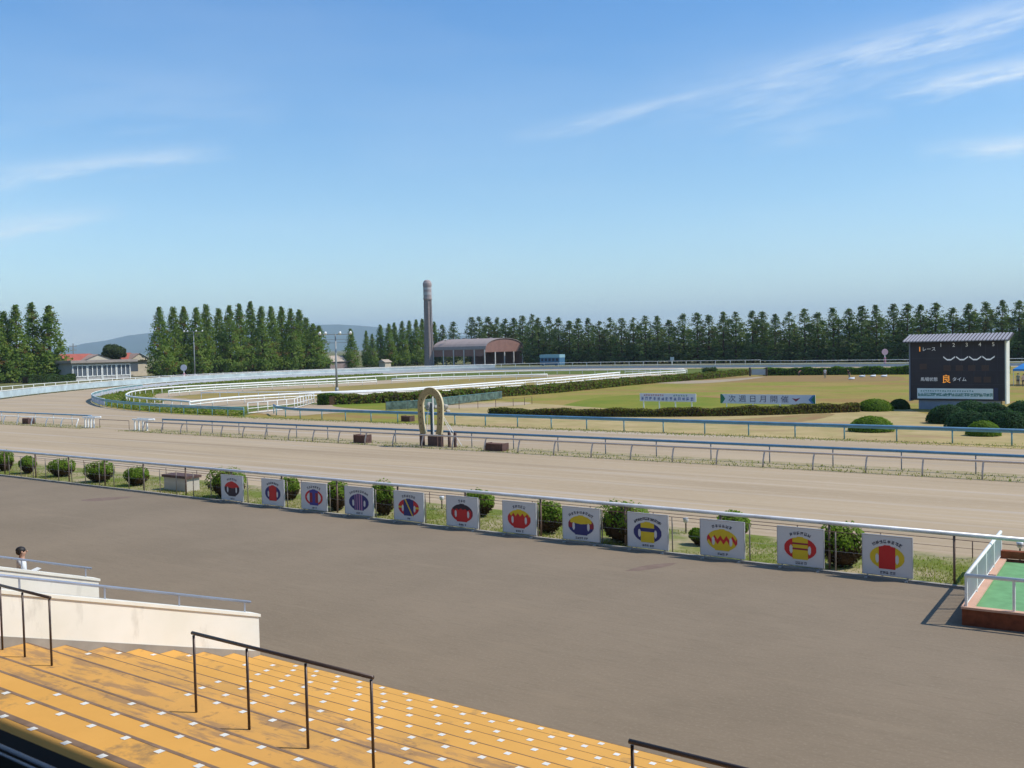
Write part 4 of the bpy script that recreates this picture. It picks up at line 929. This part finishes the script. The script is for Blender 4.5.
# shed
K = at(485.6, 365.8); d = (K-CP).dot(fwd); ze = aty(485.6, 349, K.y).z
xlft = aty(433.7, 348, K.y).x; Ls = K.x-xlft; Wd = 17.5; rise = 3.7
for it in range(30):
    q = Vector((K.x, K.y+Wd, ze)) - CP; px = 512+F*q.dot(rt)/q.dot(fwd)
    Wd += (522.3-px)*.12
t = thing('arched_shed', 'open-sided shed with grey barrel roof and brown arched gable beyond the bend', 'shed', (K.x, K.y, 0))
RF = mat('shed roof', (.37, .30, .27), .8, scale=.5, col2=(.31, .25, .23), stretch=(3, .5, 1)); GB_ = mat('shed brown cladding', (.28, .155, .13), .8, var=.15, scale=.6)
n = 14
def arc(i): a = math.pi*i/n; return (Wd/2-math.cos(a)*(Wd/2+.3), ze+math.sin(a)**.85*rise)
b = mb(RF)
for i in range(n):
    (y0, z0), (y1, z1) = arc(i), arc(i+1)
    b.add([(-Ls-.4, y0, z0), (.4, y0, z0), (.4, y1, z1), (-Ls-.4, y1, z1), (-Ls-.4, y0, z0-.15), (.4, y0, z0-.15), (.4, y1, z1-.15), (-Ls-.4, y1, z1-.15)], [(0,1,2,3),(4,7,6,5),(0,4,5,1),(1,5,6,2),(2,6,7,3),(3,7,4,0)])
b.build('roof', t)
for xx in (0.0, -Ls):
    b = mb(GB_); pts = [arc(i) for i in range(n+1)]; poly = [(y, z-.16) for y, z in pts]
    vs = [(xx-.1, y, z) for y, z in poly]+[(xx+.1, y, z) for y, z in poly]; m_ = len(poly)
    b.add(vs, [tuple(range(m_)), tuple(range(m_, 2*m_))[::-1]]+[(i, (i+1) % m_, m_+(i+1) % m_, m_+i) for i in range(m_)])
    b.box((xx-.1, 0, ze-1.1), (xx+.1, Wd, ze-.162)); b.build('gable', t)
b = mb(GB_); b.box((-Ls, -.1, ze-2.4), (-.12, .1, ze-.16)); b.build('side_wall', t)
b = mb(GB_); b.box((-Ls, Wd-.1, 0), (-.12, Wd+.1, ze-.16)); b.build('rear_wall', t)
WP = mat('pale post', (.6, .58, .56), .7, var=.1)
for i in range(6):
    x = -Ls*i/5+(.0 if i else -.15); b = mb(WP); b.box((x-.18, -.32, 0), (x+.18, -.105, ze-.17)); b.build('post', t)
for i in range(1, 5):
    y = Wd*i/4; b = mb(WP); b.box((-.1, y-.18, 0), (.2, y+.18, ze-1.102)); b.build('post', t)
b = mb(mat('shed floor', (.2, .19, .18), .9)); b.box((-Ls, .2, 0), (-.2, Wd-.2, .06)); b.build('floor', t)
for i in range(3):
    b = mb(mat('roof vent', (.25, .22, .21), .8)); b.box((-Ls*.25-i*Ls*.25-1.2, Wd*.5-.5, ze+rise-.1), (-Ls*.25-i*Ls*.25, Wd*.5+.5, ze+rise+.22)); b.build('roof_vent', t)
# blue cabin
c = at(540, 365.6); d = (c-CP).dot(fwd); Yc = c.y-4; c.y = Yc; c.x = aty(540, 364, Yc).x
e = aty(564.5, 364, Yc); w = (e.x-c.x)*.8; h = 11*d/F
t = thing('blue_cabin', 'blue long cabin with pale top band beside the far rail', 'cabin', (c.x, Yc, 0))
b = mb(mat('cabin blue', (.06, .17, .30), .6, var=.15)); b.box((0, 0, .3), (w, 3, h*.72)); b.build('body', t)
b = mb(mat('cabin pale band', (.28, .48, .55), .5, var=.1)); b.box((-.05, -.05, h*.72+.002), (w+.05, 3.05, h)); b.build('top_band', t)
for q in range(5):
    b = mb(mat('cabin window', (.03, .05, .08), .2)); b.box((w*(.06+q*.19), -.03, h*.42), (w*(.06+q*.19)+w*.12, -.001, h*.66)); b.build('window', t)
for q in (.15, .8):
    b = mb(BLK); b.tube([(w*q, .1, .4), (w*q, .4, .4)], .4, 12); b.build('wheel', t)
# clubhouse, houses
def on(px, py, X): return atx(px, py, X)
CHX = -248
a = on(72, 380, CHX); e = on(131, 376, CHX); zt = on(100, 361, CHX).z
t = thing('clubhouse', 'low grey flat-roofed building with white framed windows behind the bend', 'building', (CHX, a.y, 0))
L_ = e.y-a.y; zt = on(100, 362.5, CHX).z
b = mb(mat('clubhouse wall', (.40, .39, .38), .85, var=.12)); b.box((-9, 0, 0), (0, L_, zt)); b.build('wall', t)
b = mb(mat('flat roof', (.34, .29, .26), .8, var=.2)); b.box((-10, -.8, zt+.002), (1.2, L_+1.5, zt+.65)); b.build('roof', t)
GLS = mat('window glass', (.09, .11, .14), .15)
nw = 4
for i in range(nw):
    y0 = .25+i*(L_-.3)/nw; y1 = y0+(L_-.3)/nw-.3; z0, z1 = zt*.22, zt*.88
    b = mb(WHITE); 
    for (ya, yb, za, zb_) in ((y0, y1, z1-.18, z1), (y0, y1, z0, z0+.18), (y0, y1, z0-.9, z0-.75)): b.box((.03, ya, za), (.12, yb, zb_))
    for q in range(4):
        yy = y0+(y1-y0)*q/3; b.box((.125, yy-.10, 0 if q in (0, 3) else z0), (.2, yy+.10, z1))
    f = b.build('window_frame', t)
    b = mb(GLS); b.box((.002, y0, z0+.18), (.025, y1, z1-.18)); b.build('window_pane', f)
RR = mat('red tile roof', (.42, .12, .085), .8, var=.2, scale=.8); CW = mat('cream wall', (.60, .53, .42), .85, var=.1)
def house(pxl, pxr, ridge_y, eave_y, X, label, gable_px=None):
    a = on(pxl, eave_y, X); e = on(pxr, eave_y, X); ze = on((pxl+pxr)/2, eave_y, X).z; zr = on((pxl+pxr)/2, ridge_y, X).z; L_ = e.y-a.y
    t = thing('red_roofed_house', label, 'house', (X, a.y, 0), 0, 'red-roofed houses at the far left')
    b = mb(CW); b.box((-9, .4, 0), (0, L_-.4, ze)); b.build('wall', t)
    gy0 = L_*.20; gy1 = L_*1.0
    b = mb(RR)
    b.add([(.5, 0, ze), (.5, L_*.5, ze), (-4.5, L_*.66, zr), (-4.5, L_*.04, zr), (-9.5, 0, ze), (-9.5, L_, ze), (.5, L_, ze), (-4.5, L_*.66, zr)], [(0, 1, 2, 3), (3, 7, 5, 4), (1, 6, 7, 2), (0, 3, 4)])
    b.build('roof', t)
    b = mb(CW); zg = ze+(zr-ze)*.84
    b.add([(.9, gy0, ze-.05), (.9, gy1+.3, ze-.05), (.9, (gy0+gy1)/2, zg), (-4, (gy0+gy1)/2, zg), (-4, gy0, ze-.05), (-4, gy1, ze-.05)], [(0, 1, 2)])
    b.use(mat('gable roof sheet', (.40, .27, .21), .8, var=.15)); b.add([(1.2, gy0-.2, ze-.08), (1.2, gy1+.5, ze-.08), (1.2, (gy0+gy1)/2, zg+.12), (-4, (gy0+gy1)/2, zg+.12), (-4, gy0-.2, ze-.08), (-4, gy1+.5, ze-.08)], [(0, 2, 3, 4), (1, 5, 3, 2)])
    b.build('gable_front', t)
    b = mb(GLS); b.box((.002, L_*.3, ze*.3), (.03, L_*.6, ze*.75)); b.build('window', t)
house(66, 116, 353.5, 362, -262, 'larger house with red tiled roof and cream gable, left of the round tree')
house(122, 148, 352.5, 360, -275, 'smaller house with orange-red roof right of the round tree')
a = on(330, 357, -262); e = on(352, 357, -262)
t = thing('farm_hut', 'low tan-roofed hut seen between the conifers beside the lamp post', 'hut', (-262, a.y, 0))
L_ = e.y-a.y; ze = on(340, 361.5, -262).z; zr = on(340, 355.5, -262).z
b = mb(mat('hut wall', (.30, .235, .22), .9, var=.15)); b.box((-6, 0, 0), (0, L_, ze)); b.build('wall', t)
b = mb(mat('hut roof', (.48, .40, .32), .85, var=.15)); b.add([(.5, -.6, ze), (.5, L_+.6, ze), (-3, L_-.8, zr), (-3, .8, zr), (-6.5, -.6, ze), (-6.5, L_+.6, ze)], [(0, 1, 2, 3), (3, 2, 5, 4), (0, 3, 4), (1, 5, 2)]); b.build('roof', t)
a = on(381, 362, -258); t = thing('farm_hut', 'tiny pale-roofed shed at the foot of the conifers left of the tower', 'hut', (-256, a.y, 0))
b = mb(CW); b.box((-3, 0, 0), (0, 3.0, 1.7)); b.build('wall', t); b = mb(mat('hut roof', (.5, .4, .3))); b.add([(.4, -.4, 1.7), (.4, 3.4, 1.7), (-1.5, 3.4, 2.7), (-1.5, -.4, 2.7), (-3.4, -.4, 1.7), (-3.4, 3.4, 1.7)], [(0, 1, 2, 3), (3, 2, 5, 4), (0, 3, 4), (1, 5, 2)]); b.build('roof', t)
p = on(73, 343.5, -290); t = thing('utility_pole', 'distant utility pole with crossbars above the red roof', 'pole', (p.x, p.y, 0))
b = mb(GAL); b.tube([(0, 0, 0), (0, 0, p.z)], [.22, .14], 8); b.build('pole', t)
b = mb(GAL); b.box((-.1, -1.2, p.z-.9), (.1, 1.2, p.z-.7)); b.box((-.1, -1.0, p.z-2.1), (.1, 1.0, p.z-1.9)); b.build('crossbar', t)
# round distance markers
def marker(px, top, base, X, Yp, label, m):
    c = atx(px, base, X) if X else aty(px, base, Yp); q = atx(px, top, X) if X else aty(px, top, Yp); zt = q.z; 
    t = thing('distance_marker', label, 'marker', (c.x, c.y, 0), AZ, 'round distance markers by the outer rail'); r = .78
    b = mb(m); b.tube([(0, -.05, zt-r), (0, .05, zt-r)], r, 20); b.build('disc', t)
    b = mb(WHITE); b.tube([(0, .08, 0), (0, .08, zt-r*1.2)], .13, 8); b.build('post', t)
    b = mb(mat('marker pad', (.45, .2, .25), .7)); b.tube([(0, .08, 0), (0, .08, 1.6)], .3, 8); b.build('foot_pad', t)
marker(184, 364.5, 377, -216, None, 'white round marker disc on a post at the left bend', mat('marker white', (.62, .60, .66), .5))
marker(885, 348.8, 361, None, 258, 'pink and white round marker disc left of the scoreboard', mat('marker pink', (.62, .40, .45), .5))
p = aty(672, 357, 262); t = thing('distance_marker', 'small pale blue marker in front of the dark conifer row', 'marker', (p.x, p.y, 0)); b = mb(PALEB); b.box((-.6, -.05, p.z-1.0), (.6, .05, p.z)); b.build('panel', t); b = mb(WHITE); b.box((-.06, .06, 0), (.06, .14, p.z-.5)); b.build('post', t)
# grey hut panel at hedge gap
c = at(750, 376); t = thing('hedge_gate', 'small pale gate panel between two dark posts in the hedge gap', 'gate', (c.x, c.y, 0), .1)
w = 16*(c-CP).dot(fwd)/F/.95; b = mb(mat('gate panel', (.42, .46, .5), .7, var=.1)); b.box((.3, 0, .2), (w-.2, .08, 1.25)); b.build('panel', t)
for x in (0, w): b = mb(DKB); b.box((x-.15, -.1, 0), (x+.15, .2, 1.55)); b.build('post', t)
# blue canopy tent
c = at(1013, 385.5); d = (c-CP).dot(fwd); sc = d/F
t = thing('canopy_tent', 'bright blue canopy tent standing right of the scoreboard', 'tent', (c.x, c.y, 0))
tw = 5.4; ze = 2.0+.1; zp = 3.35
TB = mat('tent blue', (.03, .24, .60), .6, var=.08)
b = mb(TB); b.add([(0, 0, ze), (tw, 0, ze), (tw, 4, ze), (0, 4, ze), (tw*.5-.9, 2, zp), (tw*.5+.9, 2, zp)], [(0, 1, 5, 4), (1, 2, 5), (2, 3, 4, 5), (3, 0, 4)])
b.box((0, -.02, ze-.25), (tw, 0, ze)); b.box((-.02, 0, ze-.25), (0, 4, ze)); b.box((tw, 0, ze-.25), (tw+.02, 4, ze)); b.build('canopy', t)
for x in (.06, tw-.06):
    for y in (.06, 3.9): b = mb(STEEL); b.tube([(x, y, 0), (x, y, ze-.01)], .035, 6); b.build('leg', t)
# ------------------------------------------------------------------ people
def sharp(v, f): return v
SKIN = mat('skin', (.48, .27, .18), .6, var=.08, scale=8); HAIR = mat('dark hair', (.018, .014, .013), .6, var=.3, scale=30)
SHIRT = mat('white shirt', (.74, .77, .80), .85, var=.08, scale=10); TROU = mat('dark trousers', (.05, .055, .08), .85); SHOE = mat('dark shoes', (.03, .03, .03), .5)
def skin_body(name, joints, edges, radii, mats, parent, split=None, lev=2):
    me = bpy.data.meshes.new(name); me.from_pydata(joints, edges, []); me.update()
    o = bpy.data.objects.new(name, me); COL.objects.link(o)
    md = o.modifiers.new('skin', 'SKIN'); 
    if not me.skin_vertices: me.attributes.new('skin', 'FLOAT', 'POINT') if False else None
    sv = me.skin_vertices[0].data if me.skin_vertices else None
    if sv is None:
        bpy.context.view_layer.objects.active = o; bpy.ops.mesh.customdata_skin_add(); sv = me.skin_vertices[0].data
    for i, r in enumerate(radii): sv[i].radius = (r, r) if not isinstance(r, tuple) else r
    sv[0].use_root = True
    sub = o.modifiers.new('sub', 'SUBSURF'); sub.levels = sub.render_levels = lev
    bpy.context.view_layer.update()
    m2 = bpy.data.meshes.new_from_object(o.evaluated_get(bpy.context.evaluated_depsgraph_get())); bpy.data.objects.remove(o)
    m2.materials.clear()
    for m in mats: m2.materials.append(m)
    for p in m2.polygons:
        p.use_smooth = True; p.material_index = split(p.center) if split else 0
    q = bpy.data.objects.new(name, m2); COL.objects.link(q); q.parent = parent; return q
def person(x, y, rz, label, S=1.0, shirt=SHIRT, trou=TROU, bend=0.0, paper=False, group=None, hair=HAIR):
    """standing figure facing local -Y; bend leans the trunk forward"""
    t = thing('person', label, 'person', (x, y, 0), rz, group)
    bs, bc = math.sin(bend), math.cos(bend)
    def B(px, py, pz):      # bend about hip (z=.92)
        dz = pz-.92; return (px, py*bc-dz*bs, .92+dz*bc+py*bs)
    J = [(0, 0, .95), B(0, .01, 1.12), B(0, .0, 1.30), B(0, .01, 1.42), B(0, 0, 1.49), B(0, -.01, 1.555)]      # 0-5 pelvis..neck
    R_ = [(.155, .115), (.15, .11), (.165, .115), (.13, .095), (.062, .062), (.055, .055)]
    E_ = [(0, 1), (1, 2), (2, 3), (3, 4), (4, 5)]
    for sx in (-1, 1):
        i = len(J)
        J += [(sx*.10, .0, .86), (sx*.105, -.015, .48), (sx*.11, .02, .10), (sx*.11, -.02, .055), (sx*.12, -.16, .04)]
        R_ += [(.095, .095), (.062, .065), (.042, .045), (.042, .05), (.038, .03)]
        E_ += [(0, i), (i, i+1), (i+1, i+2), (i+2, i+3), (i+3, i+4)]
        i = len(J)
        if paper: arm = [B(sx*.19, .0, 1.40), B(sx*.25, -.04, 1.13), B(sx*.12, -.26, 1.10), B(sx*.08, -.33, 1.12)]
        else: arm = [B(sx*.19, .0, 1.40), B(sx*.24, -.02, 1.13), (B(sx*.24, -.10, .90)), B(sx*.235, -.13, .82)]
        J += arm; R_ += [(.062, .062), (.044, .044), (.029, .027), (.036, .018)]
        E_ += [(3, i), (i, i+1), (i+1, i+2), (i+2, i+3)]
        hb = Vector(arm[3]); hd = (Vector(arm[3])-Vector(arm[2])).normalized(); sd_ = Vector((1, 0, 0))
        i3 = i+3
        for q in range(4):
            j = len(J); o_ = sd_*(-.030+.020*q); l_ = (.060, .070, .066, .052)[q]
            J += [tuple(hb+hd*.045+o_), tuple(hb+hd*(.045+l_*.55)+o_+Vector((0, -.01, -.006))), tuple(hb+hd*(.045+l_)+o_+Vector((0, -.012, -.022)))]
            R_ += [(.0095, .0095), (.0085, .0085), (.007, .007)]; E_ += [(i3, j), (j, j+1), (j+1, j+2)]
        j = len(J); J += [tuple(hb+Vector((-sx*.038, -.015, .0))), tuple(hb+hd*.045+Vector((-sx*.052, -.02, 0)))]; R_ += [(.011, .011), (.009, .009)]; E_ += [(i3, j), (j, j+1)]
    # head: neck to skull, jaw, face
    hd0 = len(J); J += [B(0, -.015, 1.61), B(0, -.005, 1.69)]; R_ += [(.072, .080), (.080, .090)]; E_ += [(5, hd0), (hd0, hd0+1)]
    def split(c):
        z = .92+(c.z-.92)*bc+(-c.y)*bs if bend else c.z
        v = Vector((c.x, c.y*bc+(c.z-.92)*bs, .92+(c.z-.92)*bc-c.y*bs))
        if v.z > 1.475: return 0
        if c.z < .07 and abs(c.x) < .3: return 3
        if abs(v.x) > .155 and v.z < 1.22 and v.z > .6: return 0
        if paper and v.y < -.10 and v.z > 1.0: return 0
        return 1 if v.z > .93 else 2
    o = skin_body('body', J, E_, R_, [SKIN, shirt, trou, SHOE], t, split)
    hc = Vector(B(0, -.01, 1.67))
    b = mb(SKIN)
    b.ball(hc+Vector((0, -.098, -.010)), (.013, .022, .022), 8, 6)              # nose
    for sx in (-1, 1): b.ball(hc+Vector((sx*.082, .01, -.005)), (.012, .022, .032), 8, 6)
    b.use(mat('lips', (.38, .16, .13), .5)); b.ball(hc+Vector((0, -.080, -.055)), (.026, .012, .008), 8, 5)
    b.use(mat('eye dark', (.02, .015, .015), .3))
    for sx in (-1, 1): b.ball(hc+Vector((sx*.031, -.083, .018)), (.012, .008, .007), 8, 5)
    b.build('face', t, True)
    b = mb(hair); b.ball(hc+Vector((0, .022, .038)), (.090, .098, .085), 16, 10); b.ball(hc+Vector((0, .050, -.01)), (.078, .066, .075), 12, 8)
    b.build('hair', t, True)
    t.scale = (S, S, S); return t
px_, = (-25.7,)
p = atx(21, 546.5, -24.1)
fz = max(.21*(k+1) for k, dy in enumerate(DOTY) if p.y < dy+.09) if p.y < 13.5 else 0
mo = person(p.x, p.y, math.radians(160), 'man with dark hair in a white shirt standing behind the white wall', S=1.0, paper=False); mo.location.z = p.z-1.79; mo.scale = (1.22, 1.15, 1.0); 
pp = thing('paper_sheet', 'white folded paper lying on the far stairwell wall by the man', 'paper', (0, 0, 0))
q = atx(37, 571.5, X2); pp.location = (q.x-.10, q.y, q.z-.01); pp.scale = (.7, .7, .7)
b = mb(SHIRT); b.add([(-.10, -.16, .02), (.12, -.14, .0), (.12, .16, .08), (-.10, .14, .10), (-.10, -.16, .028), (.12, -.14, .008), (.12, .16, .088), (-.10, .14, .108)], [(3,2,1,0),(4,5,6,7),(0,1,5,4),(1,2,6,5),(2,3,7,6),(3,0,4,7)]); b.build('sheet', pp)
PINKM = mat('pale pink cloth', (.72, .50, .45), .85); GREYT = mat('grey work clothes', (.22, .26, .24), .85); DKS = mat('dark jacket', (.04, .05, .06), .85)
for (px, base, bend, rz, sh, tr, lab) in ((799, 375.8, 1.15, 1.2, PINKM, TROU, 'distant crouching gardener in pale pink by the far hedge'),
        (825, 378.3, .25, .4, SHIRT, GREYT, 'distant gardener in white shirt standing on the far grass'),
        (849.5, 379.2, .5, -.6, DKS, GREYT, 'distant gardener in dark jacket bending over the far grass')):
    c = at(px, base); s = .95 if bend < 1 else .8
    person(c.x, c.y, rz, lab, s, sh, tr, bend, group='gardeners working by the far hedge')
for (px, base, lab) in ((851.5, 379.6, 'white plastic sack beside the dark-jacketed gardener'), (862, 377.2, 'flat white sack on the far grass, first right of the gardeners'), (873, 377, 'flat white sack on the far grass, second right of the gardeners'), (884, 377, 'flat white sack on the far grass, nearest the scoreboard')):
    c = at(px, base); t = thing('white_sack', lab, 'sack', c, random.uniform(0, 1), 'white sacks on the far grass'); b = mb(SHIRT); b.ball((0, 0, .16), (.55, .35, .18), 10, 6); b.ball((.4, 0, .3), (.14, .12, .1), 8, 5); b.build('bag', t, True)
for (px, base, s, sh, lab) in ((1016, 387, .95, GREYT, 'person in grey under the left side of the blue tent'), (1021.5, 387, .9, PINKM, 'person in pale top under the middle of the blue tent')):
    c = at(px, base); person(c.x, c.y+1.2, .3, lab, s, sh, TROU, .1, group='people under the blue tent')
# ------------------------------------------------------------------ hills
def hills(name, prof, dist, m):
    """prof: (px, top_y); a solid ridge at the given distance"""
    b = mb(m); P = []
    for (px, ty) in prof:
        d = ray(px, ty); hl = math.hypot(d.x, d.y); k = dist/hl; P.append((d.x*k, d.y*k, max(2, H+d.z*k)))
    rows = 7; vs = []
    random.seed(2)
    for j in range(rows):
        f = j/(rows-1)
        for i, (x, y, z) in enumerate(P):
            q = 1+(.35*(1-f)*-.55 if f < 1 else 0)
            vs.append((x*q, y*q, z*(f**1.1)*(1+(.05*math.sin(i*1.7+j*2) if 0 < f < 1 else 0))-(6 if j == 0 else 0)))
    for i, (x, y, z) in enumerate(P): vs.append((x*1.3, y*1.3, -6))
    n = len(P); fs = []
    for j in range(rows):
        for i in range(n-1): fs.append((j*n+i, j*n+i+1, (j+1)*n+i+1, (j+1)*n+i))
    b.add(vs, fs); return tag(b.build(name, None, True), kind='structure')
FOR = mat('forested hill', (.05, .08, .035), .95, scale=.004, col2=(.035, .055, .028), detail=8)
def interp(pts, n):
    R = []
    for i in range(n+1):
        x = pts[0][0]+(pts[-1][0]-pts[0][0])*i/n
        for (a, b_) in zip(pts, pts[1:]):
            if a[0] <= x <= b_[0]: f = (x-a[0])/(b_[0]-a[0]); f = f*f*(3-2*f); R.append((x, a[1]+(b_[1]-a[1])*f+random.uniform(-.25, .25))); break
    return R
random.seed(31)
hills('hills', interp([(-400, 350), (0, 349), (60, 348), (100, 341), (145, 333), (200, 329), (250, 328), (290, 326), (325, 325), (345, 324), (375, 327), (410, 331), (450, 335), (520, 341), (620, 343), (760, 341), (900, 325), (980, 318), (1060, 314), (1200, 320), (1500, 333)], 90), 11000, FOR)
# ------------------------------------------------------------------ haze
b = MB(); b.box((-16500, -4000, -1.2), (8000, 17500, 560))
hz = b.build('haze'); tag(hz, 'thin pale summer haze over the whole plain', 'haze', kind='stuff')
m = bpy.data.materials.new('haze'); m.use_nodes = True; t_ = m.node_tree; t_.nodes.clear()
oo = t_.nodes.new('ShaderNodeOutputMaterial'); pv = t_.nodes.new('ShaderNodeVolumePrincipled'); pv.inputs['Color'].default_value = (.70, .88, 1, 1); pv.inputs['Density'].default_value = .0001; pv.inputs['Anisotropy'].default_value = 0
t_.links.new(pv.outputs[0], oo.inputs['Volume']); hz.data.materials.append(m)
